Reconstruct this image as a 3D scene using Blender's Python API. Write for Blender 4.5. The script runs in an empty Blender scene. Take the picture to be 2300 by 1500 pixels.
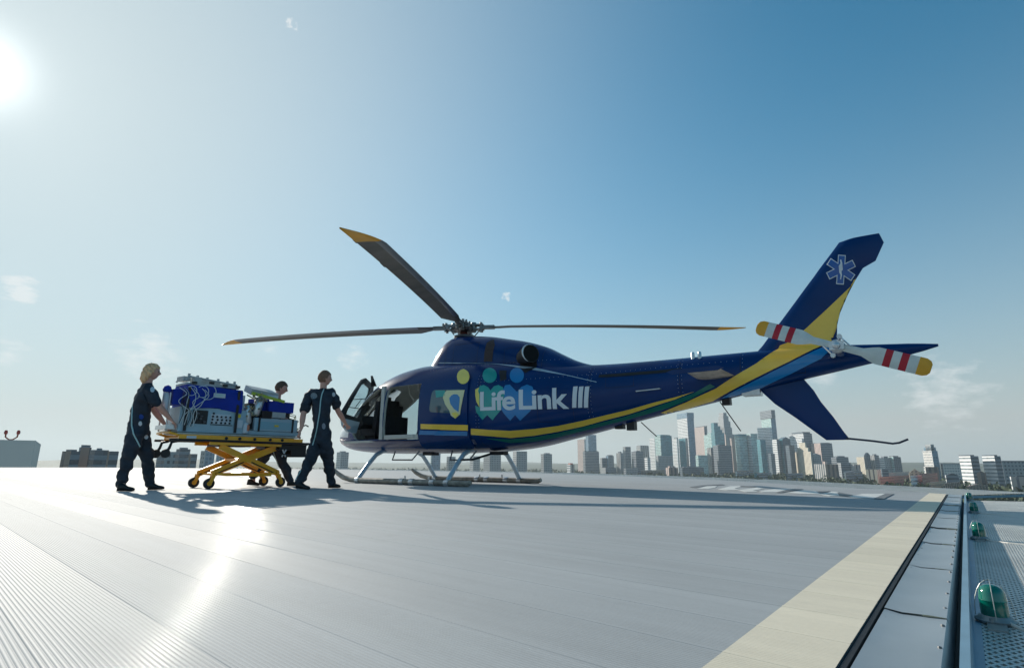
import bpy, bmesh, math, random
import numpy as np
from mathutils import Vector, Matrix
from mathutils.bvhtree import BVHTree
R = math.radians
random.seed(7)
scene = bpy.context.scene
C = scene.collection

# ------------------------------------------------------------------ camera
FPX, PITCH, ROLL, CAMH = 1248.0, 0.2283, 0.0047, 0.388      # focal length in photo pixels (2300 wide), pitch, roll, height
_F = Vector((0, math.cos(PITCH), math.sin(PITCH)))
_R0 = Vector((1, 0, 0)); _U0 = _R0.cross(_F)
_R = _R0 * math.cos(ROLL) + _U0 * math.sin(ROLL)
_U = -_R0 * math.sin(ROLL) + _U0 * math.cos(ROLL)
CAM = Vector((0, 0, CAMH))
cam = bpy.data.cameras.new('camera'); camo = bpy.data.objects.new('camera', cam); C.objects.link(camo)
cam.sensor_width = 36; cam.lens = 36 * FPX / 2300; cam.clip_start = 0.05; cam.clip_end = 40000
m3 = Matrix((_R, _U, -_F)).transposed()
camo.matrix_world = Matrix.Translation(CAM) @ m3.to_4x4()
scene.camera = camo

# ------------------------------------------------------------------ sky, sun, exposure
SUN_AZ, SUN_EL = -40.0, 21.5          # azimuth from +Y, clockwise positive
scene.view_settings.view_transform = 'Standard'; scene.view_settings.look = 'None'
scene.view_settings.gamma = 1; scene.view_settings.use_curve_mapping = False
scene.view_settings.exposure = 0.2
sd = Vector((math.sin(R(SUN_AZ)) * math.cos(R(SUN_EL)), math.cos(R(SUN_AZ)) * math.cos(R(SUN_EL)), math.sin(R(SUN_EL))))
sun = bpy.data.lights.new('sun', 'SUN'); suno = bpy.data.objects.new('sun', sun); C.objects.link(suno)
sun.energy = 5.0; sun.angle = R(0.6); sun.color = (1.0, 0.93, 0.82)
suno.rotation_euler = sd.to_track_quat('Z', 'Y').to_euler(); suno.location = (-20, 20, 30)

W = bpy.data.worlds.new('World'); scene.world = W; W.use_nodes = True
def world():
    nt = W.node_tree; N = nt.nodes; L = nt.links; N.clear()
    def n(t, **k):
        o = N.new(t)
        for a, b in k.items(): setattr(o, a, b)
        return o
    out = n('ShaderNodeOutputWorld'); bg = n('ShaderNodeBackground'); bg.inputs[1].default_value = 0.086
    sky = n('ShaderNodeTexSky', sky_type='NISHITA', sun_disc=False, sun_elevation=R(SUN_EL), sun_rotation=R(SUN_AZ),
            air_density=1.0, dust_density=0.0, ozone_density=2.6, altitude=200)
    tc = n('ShaderNodeTexCoord')
    nrm = n('ShaderNodeVectorMath', operation='NORMALIZE'); L.new(tc.outputs['Generated'], nrm.inputs[0])
    def dot(v):
        d = n('ShaderNodeVectorMath', operation='DOT_PRODUCT'); L.new(nrm.outputs[0], d.inputs[0]); d.inputs[1].default_value = v
        return d.outputs['Value']
    def math_(op, a, b=None, c=None, clamp=False):
        m = n('ShaderNodeMath', operation=op, use_clamp=clamp)
        for i, v in enumerate((a, b, c)):
            if v is None: continue
            if isinstance(v, (int, float)): m.inputs[i].default_value = v
            else: L.new(v, m.inputs[i])
        return m.outputs[0]
    def addc(a, col, fac):
        mx = n('ShaderNodeMix', data_type='RGBA', blend_type='ADD', clamp_result=False)
        mx.inputs[0].default_value = 1
        L.new(a, mx.inputs[6])
        sc = n('ShaderNodeVectorMath', operation='SCALE'); sc.inputs[0].default_value = col; L.new(fac, sc.inputs['Scale'])
        L.new(sc.outputs[0], mx.inputs[7]); return mx.outputs[2]
    def mixc(a, col, fac):
        mx = n('ShaderNodeMix', data_type='RGBA'); L.new(fac, mx.inputs[0]); L.new(a, mx.inputs[6]); mx.inputs[7].default_value = (*col, 1); return mx.outputs[2]
    # tint of the clear sky
    tint = n('ShaderNodeMix', data_type='RGBA', blend_type='MULTIPLY'); tint.inputs[0].default_value = 1
    L.new(sky.outputs[0], tint.inputs[6]); tint.inputs[7].default_value = (*SKY_TINT, 1)
    col = tint.outputs[2]
    # thin milky veil: strongest low down and toward the sun
    glare = pxray(-45, 150)
    g = math_('MAXIMUM', dot(glare), 0.0)
    sep = n('ShaderNodeSeparateXYZ'); L.new(nrm.outputs[0], sep.inputs[0])
    el = math_('MAXIMUM', sep.outputs[2], 0.0)
    low = math_('POWER', math_('SUBTRACT', 1.0, el, clamp=True), VEIL_LOW[1])
    veil = math_('MULTIPLY', low, VEIL_LOW[0])
    toward = math_('MULTIPLY', math_('POWER', g, VEIL_SUN[1]), VEIL_SUN[0])
    col = mixc(col, VEIL_LCOL, math_('MINIMUM', veil, .95))
    col = mixc(col, VEIL_COL, math_('MINIMUM', toward, .93))
    # glow round the sun
    for p, s, c in ((12, 0.35, (1, 1, .97)), (120, .9, (1, 1, .96)), (1100, 7, (1, .99, .95))):
        col = addc(col, c, math_('MULTIPLY', math_('POWER', g, p), s))
    # small clouds
    ns = n('ShaderNodeTexNoise'); ns.inputs['Scale'].default_value = 26; ns.inputs['Detail'].default_value = 7; ns.inputs['Roughness'].default_value = .62
    mp = n('ShaderNodeMapping'); mp.inputs['Scale'].default_value = (1, 1, 2.6); L.new(nrm.outputs[0], mp.inputs[0]); L.new(mp.outputs[0], ns.inputs['Vector'])
    nz = ns.outputs['Fac']
    ns2 = n('ShaderNodeTexNoise'); ns2.inputs['Scale'].default_value = 95; ns2.inputs['Detail'].default_value = 7; ns2.inputs['Roughness'].default_value = .65; L.new(nrm.outputs[0], ns2.inputs['Vector'])
    nz2 = ns2.outputs['Fac']
    tot = None
    for (px, py, rad, st) in ((50, 648, .045, 1.0), (652, 52, .018, 1.0), (1138, 666, .016, .8), (300, 800, .05, .5), (2080, 880, .05, .7), (20, 790, .04, .5), (790, 806, .045, .7), (340, 795, .08, .6), (2120, 885, .10, .62),
                              (1850, 850, .05, .4), (600, 790, .03, .5), (2190, 905, .03, .5)):
        v = pxray(px, py)
        a = math_('ARCCOSINE', math_('MINIMUM', dot(v), 1.0))
        k = math_('SUBTRACT', 1.0, math_('DIVIDE', a, rad), clamp=True)
        if rad < .02: k = math_('MULTIPLY', math_('SUBTRACT', math_('ADD', math_('MULTIPLY', k, .42), nz2), .74, clamp=True), 5 * st)
        else: k = math_('MULTIPLY', math_('SUBTRACT', math_('ADD', math_('MULTIPLY', k, .50), nz), .76, clamp=True), 3.4 * st)
        tot = k if tot is None else math_('MAXIMUM', tot, k)
    col = mixc(col, (9.0, 9.2, 9.2), math_('MINIMUM', tot, .6))
    L.new(col, bg.inputs[0]); L.new(bg.outputs[0], out.inputs[0])
SKY_TINT = (0.03, 1.22, 1.36)
VEIL_COL = (6.9, 7.7, 7.6)
VEIL_LCOL = (5.2, 5.4, 5.25)
VEIL_LOW = (1.2, 3.5)
VEIL_SUN = (0.86, 3.9)

# ------------------------------------------------------------------ photograph pixel -> direction / point
def pxray(px, py):
    px = float(px); py = float(py)
    return ((px - 1150) / FPX * _R - (py - 750) / FPX * _U + _F).normalized()
def ground(px, py, z=0.0):
    d = pxray(px, py); return CAM + d * ((z - CAMH) / d.z)
def at_dist(px, py, D):
    d = pxray(px, py); return CAM + d * (D / math.hypot(d.x, d.y))

# ------------------------------------------------------------------ materials
def pm(name, col, rough=.5, metal=0., var=0., scale=4., bump=0., coat=0., bscale=None, spec=None, rvar=0., trans=0., alpha=1., ior=1.45, stretch=(1, 1, 1)):
    m = bpy.data.materials.new(name); m.use_nodes = True
    nt = m.node_tree; b = nt.nodes['Principled BSDF']; L = nt.links
    b.inputs['Base Color'].default_value = (*col, 1); b.inputs['Roughness'].default_value = rough; b.inputs['Metallic'].default_value = metal
    b.inputs['Coat Weight'].default_value = coat; b.inputs['Coat Roughness'].default_value = .04
    b.inputs['Transmission Weight'].default_value = trans; b.inputs['IOR'].default_value = ior; b.inputs['Alpha'].default_value = alpha
    if spec is not None: b.inputs['Specular IOR Level'].default_value = spec
    if var or bump or rvar:
        tc = nt.nodes.new('ShaderNodeTexCoord'); mp = nt.nodes.new('ShaderNodeMapping'); mp.inputs['Scale'].default_value = stretch
        L.new(tc.outputs['Object'], mp.inputs[0])
        ns = nt.nodes.new('ShaderNodeTexNoise'); ns.inputs['Scale'].default_value = scale; ns.inputs['Detail'].default_value = 6; ns.inputs['Roughness'].default_value = .6
        L.new(mp.outputs[0], ns.inputs['Vector'])
        if var:
            rp = nt.nodes.new('ShaderNodeValToRGB'); rp.color_ramp.elements[0].position = .3; rp.color_ramp.elements[1].position = .7
            rp.color_ramp.elements[0].color = (*[c * (1 - var) for c in col], 1); rp.color_ramp.elements[1].color = (*[min(1, c * (1 + var)) for c in col], 1)
            L.new(ns.outputs['Fac'], rp.inputs[0]); L.new(rp.outputs[0], b.inputs['Base Color'])
        if rvar:
            mr = nt.nodes.new('ShaderNodeMapRange'); mr.inputs[3].default_value = max(0.02, rough - rvar); mr.inputs[4].default_value = rough + rvar
            L.new(ns.outputs['Fac'], mr.inputs[0]); L.new(mr.outputs[0], b.inputs['Roughness'])
        if bump:
            n2 = nt.nodes.new('ShaderNodeTexNoise'); n2.inputs['Scale'].default_value = bscale or scale * 4; n2.inputs['Detail'].default_value = 4
            L.new(mp.outputs[0], n2.inputs['Vector'])
            bp = nt.nodes.new('ShaderNodeBump'); bp.inputs['Strength'].default_value = bump; bp.inputs['Distance'].default_value = .01
            L.new(n2.outputs['Fac'], bp.inputs['Height']); L.new(bp.outputs[0], b.inputs['Normal'])
    return m

# ------------------------------------------------------------------ object helpers
def tag(o, label=None, cat=None, group=None, kind=None):
    if label: o['label'] = label
    if cat: o['category'] = cat
    if group: o['group'] = group
    if kind: o['kind'] = kind
    return o
def empty(name, M=None, loc=(0, 0, 0)):
    o = bpy.data.objects.new(name, None); C.objects.link(o); o.empty_display_size = .2
    o.matrix_world = M if M is not None else Matrix.Translation(loc)
    return o
def link(name, me, mats, parent=None, smooth=None):
    o = bpy.data.objects.new(name, me); C.objects.link(o)
    if mats is not None:
        keep = [p.material_index for p in me.polygons] if isinstance(mats, (list, tuple)) and len(mats) > 1 else None
        me.materials.clear()
        for m in (mats if isinstance(mats, (list, tuple)) else [mats]): me.materials.append(m)
        if keep: me.polygons.foreach_set('material_index', keep)
    if smooth is not None:
        me.shade_smooth(); me.set_sharp_from_angle(angle=R(smooth))
    if parent is not None: o.parent = parent
    return o
def bm_obj(name, bm, mats, parent=None, smooth=None, normals=True):
    if normals: bmesh.ops.recalc_face_normals(bm, faces=bm.faces)
    me = bpy.data.meshes.new(name); bm.to_mesh(me); bm.free()
    return link(name, me, mats, parent, smooth)

class MB:
    """collects simple solids into one mesh"""
    def __init__(s): s.v = []; s.f = []; s.mi = []; s.m = 0
    def add(s, vs, fs):
        o = len(s.v); s.v += [tuple(v) for v in vs]; s.f += [tuple(i + o for i in f) for f in fs]; s.mi += [s.m] * len(fs)
    def box(s, c, d, rot=None, taper=1.0):
        x, y, z = d[0] / 2, d[1] / 2, d[2] / 2
        vs = [Vector((a * x * (taper if k > 0 else 1), b * y * (taper if k > 0 else 1), k * z)) for k in (-1, 1) for a, b in ((-1, -1), (1, -1), (1, 1), (-1, 1))]
        if rot is not None: vs = [rot @ v for v in vs]
        s.add([v + Vector(c) for v in vs], [(0, 3, 2, 1), (4, 5, 6, 7), (0, 1, 5, 4), (1, 2, 6, 5), (2, 3, 7, 6), (3, 0, 4, 7)])
    def bb(s, x0, x1, y0, y1, z0, z1): s.box(((x0 + x1) / 2, (y0 + y1) / 2, (z0 + z1) / 2), (abs(x1 - x0), abs(y1 - y0), abs(z1 - z0)))
    def bar(s, a, b, w, h, up=(0, 0, 1)):
        a = Vector(a); b = Vector(b); d = b - a; l = d.length; d.normalize()
        u = Vector(up); sx = d.cross(u)
        if sx.length < 1e-4: sx = d.cross(Vector((1, 0, 0)))
        sx.normalize(); u = sx.cross(d)
        s.box((a + b) / 2, (l, w, h), Matrix((d, sx, u)).transposed())
    def tube(s, pts, r, n=8, cap=True, r2=None):
        pts = [Vector(p) for p in pts]; k = len(pts); rr = r if isinstance(r, (list, tuple)) else [r] * k
        if r2 is not None: rr = list(np.linspace(r, r2, k))
        T = [(pts[min(i + 1, k - 1)] - pts[max(i - 1, 0)]).normalized() for i in range(k)]
        ref = Vector((0, 0, 1)) if abs(T[0].z) < .9 else Vector((1, 0, 0))
        vs = []; u = T[0].cross(ref).normalized()
        for i in range(k):
            u = (u - T[i] * u.dot(T[i])).normalized(); w = T[i].cross(u)
            for j in range(n):
                a = 2 * math.pi * j / n; vs.append(pts[i] + (u * math.cos(a) + w * math.sin(a)) * rr[i])
        fs = [(i * n + j, i * n + (j + 1) % n, (i + 1) * n + (j + 1) % n, (i + 1) * n + j) for i in range(k - 1) for j in range(n)]
        if cap: fs += [tuple(range(n))[::-1], tuple((k - 1) * n + j for j in range(n))]
        s.add(vs, fs)
    def lathe(s, prof, c=(0, 0, 0), axis=(0, 0, 1), n=16):
        ax = Vector(axis).normalized(); c = Vector(c)
        u = ax.cross(Vector((0, 0, 1)) if abs(ax.z) < .9 else Vector((1, 0, 0))).normalized(); w = ax.cross(u)
        vs = [c + ax * h + (u * math.cos(2 * math.pi * j / n) + w * math.sin(2 * math.pi * j / n)) * max(r, 1e-4) for r, h in prof for j in range(n)]
        k = len(prof)
        fs = [(i * n + j, i * n + (j + 1) % n, (i + 1) * n + (j + 1) % n, (i + 1) * n + j) for i in range(k - 1) for j in range(n)]
        fs += [tuple(range(n))[::-1], tuple((k - 1) * n + j for j in range(n))]
        s.add(vs, fs)
    def prism(s, poly, ext, f=lambda a, b, e: (a, b, e)):
        """2-D polygon swept between two values of a third coordinate"""
        n = len(poly); vs = [f(a, b, ext[0]) for a, b in poly] + [f(a, b, ext[1]) for a, b in poly]
        s.add(vs, [tuple(range(n))[::-1], tuple(range(n, 2 * n))] + [(i, (i + 1) % n, (i + 1) % n + n, i + n) for i in range(n)])
    def build(s, name, mats, parent=None, smooth=None, bevel=0.):
        bm = bmesh.new(); vv = [bm.verts.new(v) for v in s.v]
        for f, mi in zip(s.f, s.mi):
            try: q = bm.faces.new([vv[i] for i in f]); q.material_index = mi
            except ValueError: pass
        if bevel: bmesh.ops.bevel(bm, geom=[e for e in bm.edges if len(e.link_faces) == 2 and e.calc_face_angle(0) > .6], offset=bevel, segments=2, profile=.7, affect='EDGES', clamp_overlap=True)
        return bm_obj(name, bm, mats, parent, smooth if smooth is not None else (35 if bevel else None))
world()

# ================================================================== STRUCTURE: deck
GA = R(-43); GD = Vector((math.cos(GA), math.sin(GA), 0)); GN = Vector((-GD.y, GD.x, 0))
EA = R(51.5); ED = Vector((math.cos(EA), math.sin(EA), 0)); EN = Vector((ED.y, -ED.x, 0)); E0 = Vector((.64, 1.21, 0))
def en(e, n, z=0.): return E0 + ED * e + EN * n + Vector((0, 0, z))
DECK = [(-8.0, -9.66), (6.04, 8.01), (5.86, 10), (5.2, 14.6), (3.6, 18.6), (.94, 23.5), (-11.8, 33.9), (-24, 36.6), (-34, 33), (-42, 24), (-44, -2), (-34, -16), (-18, -17)]
def deck_mat(name, col, metal, rough, plank):
    m = bpy.data.materials.new(name); m.use_nodes = True; nt = m.node_tree; L = nt.links; b = nt.nodes['Principled BSDF']
    N = lambda t: nt.nodes.new(t)
    tc = N('ShaderNodeTexCoord')
    d = N('ShaderNodeVectorMath'); d.operation = 'DOT_PRODUCT'; d.inputs[1].default_value = GN; L.new(tc.outputs['Object'], d.inputs[0])
    dv = N('ShaderNodeMath'); dv.operation = 'DIVIDE'; dv.inputs[1].default_value = plank; L.new(d.outputs['Value'], dv.inputs[0])
    fl = N('ShaderNodeMath'); fl.operation = 'FLOOR'; L.new(dv.outputs[0], fl.inputs[0])
    wn = N('ShaderNodeTexWhiteNoise'); wn.noise_dimensions = '1D'; L.new(fl.outputs[0], wn.inputs['W'])
    ns = N('ShaderNodeTexNoise'); ns.inputs['Scale'].default_value = 1.3; ns.inputs['Detail'].default_value = 8; ns.inputs['Roughness'].default_value = .65; L.new(tc.outputs['Object'], ns.inputs['Vector'])
    n2 = N('ShaderNodeTexNoise'); n2.inputs['Scale'].default_value = 60; n2.inputs['Detail'].default_value = 3; L.new(tc.outputs['Object'], n2.inputs['Vector'])
    a = N('ShaderNodeMath'); a.operation = 'MULTIPLY_ADD'; L.new(wn.outputs[0], a.inputs[0]); a.inputs[1].default_value = .09; a.inputs[2].default_value = .82
    c = N('ShaderNodeMath'); c.operation = 'MULTIPLY_ADD'; L.new(ns.outputs['Fac'], c.inputs[0]); c.inputs[1].default_value = .22; L.new(a.outputs[0], c.inputs[2])
    e = N('ShaderNodeMath'); e.operation = 'MULTIPLY_ADD'; L.new(n2.outputs['Fac'], e.inputs[0]); e.inputs[1].default_value = .12; L.new(c.outputs[0], e.inputs[2])
    # scattered dark scuffs
    vo = N('ShaderNodeTexVoronoi'); vo.inputs['Scale'].default_value = .9; vo.inputs['Randomness'].default_value = 1; L.new(tc.outputs['Object'], vo.inputs['Vector'])
    lt = N('ShaderNodeMath'); lt.operation = 'LESS_THAN'; lt.inputs[1].default_value = .014; L.new(vo.outputs['Distance'], lt.inputs[0])
    sb = N('ShaderNodeMath'); sb.operation = 'MULTIPLY_ADD'; L.new(lt.outputs[0], sb.inputs[0]); sb.inputs[1].default_value = -.55; L.new(e.outputs[0], sb.inputs[2])
    n3 = N('ShaderNodeTexNoise'); n3.inputs['Scale'].default_value = .55; n3.inputs['Detail'].default_value = 9; n3.inputs['Roughness'].default_value = .75; n3.inputs['Distortion'].default_value = .6; L.new(tc.outputs['Object'], n3.inputs['Vector'])
    st = N('ShaderNodeMapRange'); st.inputs[1].default_value = .56; st.inputs[2].default_value = .72; st.inputs[3].default_value = 0; st.inputs[4].default_value = -.20; L.new(n3.outputs['Fac'], st.inputs[0])
    sb0 = sb; sb = N('ShaderNodeMath'); sb.operation = 'ADD'; L.new(sb0.outputs[0], sb.inputs[0]); L.new(st.outputs[0], sb.inputs[1])
    # long scuffs and water marks that follow the ribs
    mp = N('ShaderNodeMapping'); mp.vector_type = 'TEXTURE'; mp.inputs['Rotation'].default_value = (0, 0, GA); mp.inputs['Scale'].default_value = (2.2, .11, 1); L.new(tc.outputs['Object'], mp.inputs[0])
    n4 = N('ShaderNodeTexNoise'); n4.inputs['Scale'].default_value = 1.0; n4.inputs['Detail'].default_value = 7; n4.inputs['Roughness'].default_value = .7; L.new(mp.outputs[0], n4.inputs['Vector'])
    s4 = N('ShaderNodeMath'); s4.operation = 'MULTIPLY_ADD'; L.new(n4.outputs['Fac'], s4.inputs[0]); s4.inputs[1].default_value = .34; s4.inputs[2].default_value = -.17
    sb1 = sb; sb = N('ShaderNodeMath'); sb.operation = 'ADD'; L.new(sb1.outputs[0], sb.inputs[0]); L.new(s4.outputs[0], sb.inputs[1])
    sc = N('ShaderNodeVectorMath'); sc.operation = 'SCALE'; sc.inputs[0].default_value = col; L.new(sb.outputs[0], sc.inputs['Scale']); L.new(sc.outputs[0], b.inputs['Base Color'])
    b.inputs['Metallic'].default_value = metal; b.inputs['Specular IOR Level'].default_value = .5; b.inputs['Coat Weight'].default_value = .022; b.inputs['Coat Roughness'].default_value = .13
    rr = N('ShaderNodeMapRange'); rr.inputs[3].default_value = rough - .02; rr.inputs[4].default_value = rough + .03; L.new(wn.outputs[0], rr.inputs[0]); L.new(rr.outputs[0], b.inputs['Roughness'])
    return m
M_deck = deck_mat('ribbed deck aluminium', (.355, .370, .375), .0, .75, .25)
M_band = deck_mat('cream deck paint', (.72, .64, .50), 0, .65, .25)
def make_deck():
    P = [Vector((x, y, 0)) for x, y in DECK]; n = len(P)
    pitch = .0105
    lo = min(p.dot(GN) for p in P); hi = max(p.dot(GN) for p in P)
    k0 = int(lo / pitch) + 1; k1 = int(hi / pitch) - 1
    def seg(s):      # clip the line at offset s against the outline; returns (t0, t1, t_band)
        ts = []
        for i in range(n):
            a, b = P[i], P[(i + 1) % n]; da, db = a.dot(GN) - s, b.dot(GN) - s
            if (da < 0) != (db < 0):
                q = a + (b - a) * (da / (da - db)); ts.append(q.dot(GD))
        t0, t1 = min(ts), max(ts)
        # band starts at EN offset -0.205 from edge line
        base = GN * s; tb = ((E0 - EN * .207) - base).dot(EN) / GD.dot(EN)
        return t0, t1, min(max(tb, t0), t1)
    V = []; F = []; MI = []
    plank = 24
    prof = ((.0, -.0017), (.0010, -.0014), (.0018, -.0004), (.0038, -.0001), (.0052, 0.), (.0067, -.0001), (.0087, -.0004), (.0095, -.0014))
    seam = ((.0, -.0017), (.0010, -.0008), (.0018, .0004), (.0038, .0008), (.0052, .0009), (.0067, .0008), (.0087, .0004), (.0095, -.0008))
    prev = None
    for k in range(k0, k1):
        pr = seam if k % plank == 0 else prof
        t0, t1, tb = seg(k * pitch)
        for (u, z) in pr:
            s = k * pitch + u
            i = len(V)
            for t in (t0, tb, t1):
                q = GD * t + GN * s; V.append((q.x, q.y, z))
            if prev is not None:
                F.append((prev, prev + 1, i + 1, i)); MI.append(0)
                if t1 - tb > 1e-3: F.append((prev + 1, prev + 2, i + 2, i + 1)); MI.append(1)
            prev = i
    me = bpy.data.meshes.new('deck'); me.from_pydata(V, [], F); me.update()
    me.shade_smooth(); o = link('deck', me, [M_deck, M_band]); me.polygons.foreach_set('material_index', MI); tag(o, kind='structure')
    # solid body under the ribs
    b = MB(); b.prism([(p.x, p.y) for p in P], (-.30, -.006)); o2 = b.build('deck_slab', pm('deck edge metal', (.32, .34, .36), .5, .4, var=.1)); tag(o2, kind='structure')
make_deck()
M_white = pm('white marking paint', (.66, .65, .61), .5, var=.2, scale=6)
M_black = pm('black marking paint', (.18, .18, .18), .6, var=.35, scale=9)
def markings():
    W_ = [[(1563, 1097), (1588, 1092), (1612, 1091), (1606, 1095), (1590, 1098)], [(1612, 1099), (1640, 1092), (1672, 1091), (1650, 1097), (1662, 1101), (1632, 1101)],
          [(1658, 1101), (1700, 1095), (1716, 1097), (1690, 1102), (1712, 1104), (1676, 1105)], [(1698, 1104), (1742, 1098), (1790, 1097), (1748, 1105.5), (1712, 1105.5)],
          [(1764, 1107), (1806, 1101), (1832, 1103), (1842, 1110), (1800, 1109)], [(1838, 1111), (1868, 1104), (1886, 1105), (1862, 1111)], [(1846, 1112.5), (1880, 1107), (1898, 1109), (1884, 1113), (1864, 1114)],
          [(1905, 1115.5), (1938, 1109), (1990, 1109), (1962, 1119.5), (1926, 1118)]]
    B_ = [[(1549, 1094.5), (1572, 1090), (1622, 1087.5), (1628, 1089.5), (1584, 1091), (1566, 1095.5)], [(1742, 1106.5), (1754, 1107), (1804, 1098.5), (1786, 1097.5), (1768, 1099.5)],
          [(1886, 1113.5), (1906, 1115), (1916, 1112.5), (1894, 1107.5), (1880, 1106.5)], [(1962, 1120.5), (1984, 1121.5), (2008, 1109.5), (1990, 1108.5)], [(1660, 1091), (1700, 1092.5), (1694, 1094), (1664, 1093)],
          [(1836, 1103.5), (1866, 1103), (1850, 1107)]]
    for nm, polys, m, z in (('deck_lettering', W_, M_white, .0045), ('deck_lettering', B_, M_black, .0065)):
        b = MB()
        for p in polys:
            q = [ground(*a) for a in p]; b.prism([(v.x, v.y) for v in q], (z - .002, z))
        tag(b.build(nm, m), kind='structure')
markings()

# ------------------------------------------------------------------ edge trim, gutter, net
M_flash = pm('pale sheet metal flashing', (.36, .40, .42), .45, .2, var=.1, scale=3, bump=.15, bscale=2.5, rvar=.1)
M_gut = pm('black gap shade', (.015, .015, .017), .6)  # black put in for the shade inside the edge gaps
M_beam = pm('blue grey painted steel', (.20, .33, .42), .4, .2, var=.12, scale=6)
M_mesh = pm('galvanised expanded mesh', (.55, .56, .54), .45, .55, var=.15, scale=3)
def edge_parts():
    b = MB()     # black strip standing for the shade in the gap, and thin white lip
    b.prism([(-3, .002), (8.7, .002), (8.7, .013), (-3, .013)], (-.02, -.003), lambda a, c, e: en(a, c, e))
    tag(b.build('gap_shade_strip', M_gut), 'long black strip standing for the shaded gap along the cream band', 'joint strip')
    b = MB(); random.seed(3)
    # flashing: overlapping plates, each with a slight lip and warp
    e = -3.0
    while e < 8.5:
        l = .92; z0 = -.012 + random.uniform(-.002, .002); nn = 10
        vs = []
        for i in range(nn + 1):
            for (n_, dz) in ((.0155, 0), (.019, .006), (.06, .002 * math.sin(i * 1.7)), (.12, .0015 * math.cos(i)), (.158, 0), (.162, -.012), (.162, -.10)):
                vs.append(en(e + l * i / nn, n_, z0 + dz + .003 * (1 - i / nn)))
        w = 7; fs = [(i * w + j, i * w + j + 1, (i + 1) * w + j + 1, (i + 1) * w + j) for i in range(nn) for j in range(w - 1)]
        b.add(vs, fs)
        e += l - .01
    tag(b.build('edge_flashing', M_flash, smooth=40), 'pale sheet metal flashing running beside the cream band', 'flashing')
    b = MB(); e = -2.9
    while e < 8.4:      # bolt heads
        for n_ in (.028, .152):
            b.lathe([(.0045, 0), (.0045, .004), (.003, .0055)], en(e + random.uniform(-.02, .02), n_, -.012), n=6)
        e += .23
    tag(b.build('bolt', pm('dull bolt steel', (.2, .2, .2), .5, .8)), 'row of small bolt heads on the pale edge flashing', 'bolts', kind='stuff')
    # blue grey steel beam beyond the dark gap
    b = MB(); b.prism([(-3, .188), (8.8, .188), (8.8, .206), (-3, .206)], (-.22, -.004), lambda a, c, e: en(a, c, e))
    tag(b.build('edge_beam', M_beam, bevel=.002), 'long blue grey steel edge beam beyond the dark gap', 'beam')
    b = MB(); b.prism([(-3, .163), (8.7, .163), (8.7, .187), (-3, .187)], (-.26, -.10), lambda a, c, e: en(a, c, e))  # black block darkens the gap in place of its deep shade
    tag(b.build('gutter', M_gut), 'narrow gutter filled black for its deep shade between flashing and steel beam', 'gutter')
    # expanded mesh safety net
    def net(p0, du, dv, Lu, Lv, z0, z1, pitch, name, label, r=.0048):
        b = MB()
        ang = .52
        for sgn in (1, -1):
            k = -int(Lv / math.tan(ang) / pitch) - 1
            while k * pitch < Lu + Lv / math.tan(ang):
                u0 = k * pitch; a = (u0, 0.) if sgn > 0 else (u0, Lv)
                # line from v=0 to v=Lv (or reverse), slope tan(ang)
                u1 = u0 + Lv / math.tan(ang)
                ta = max(0., -u0) ; tb = min(u1, Lu) - u0
                if tb > ta + 1e-3:
                    va, vb = ta * math.tan(ang), tb * math.tan(ang)
                    if sgn < 0: va, vb = Lv - va, Lv - vb
                    A = p0 + du * (u0 + ta) + dv * va; B = p0 + du * (u0 + tb) + dv * vb
                    A.z = z0 + (z1 - z0) * va / Lv; B.z = z0 + (z1 - z0) * vb / Lv
                    b.bar(A, B, r * 1.7, r)
                k += 1
        o = empty(name, loc=p0); tag(o, label, 'safety net', 'safety nets round the helideck')
        x = b.build('mesh_panel', M_mesh); x.parent = o; x.location = -p0
        f = MB()
        for (a, c) in (((0, 0), (Lu, 0)), ((0, Lv), (Lu, Lv))):
            A = p0 + du * a[0] + dv * a[1]; B = p0 + du * c[0] + dv * c[1]; A.z = B.z = z0 + (z1 - z0) * a[1] / Lv - .012
            f.bar(A, B, .035, .03)
        s = 0.
        while s <= Lu:
            A = p0 + du * s; B = p0 + du * s + dv * Lv; A.z = z0 - .03; B.z = z1 - .03; f.bar(A, B, .04, .03); s += 2.45
        y = f.build('frame', M_beam); y.parent = o; y.location = -p0
        return o
    net(en(-3, .208), ED, EN, 11.6, 1.57, -.072, -.05, .042, 'safety_net', 'wide wire mesh safety net beside the green lamps on the right')
    # nets along the far edges
    lab = ['mesh safety net outside the far corner behind the white deck marks', 'mesh safety net along the deck edge below the brick buildings', 'mesh safety net along the far deck edge in front of the glass towers',
           'mesh safety net along the far deck edge behind the tail boom', 'longest mesh safety net running behind the helicopter skids']
    for i, (A, B) in enumerate(zip(DECK[1:6], DECK[2:7])):
        A = Vector((*A, 0)); B = Vector((*B, 0)); du = (B - A); Lu = du.length; du.normalize(); dv = Vector((du.y, -du.x, 0))
        net(A + dv * .05, du, dv, Lu, 1.3, -.02, .012, .07, 'safety_net', lab[i], r=.007)
edge_parts()

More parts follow.
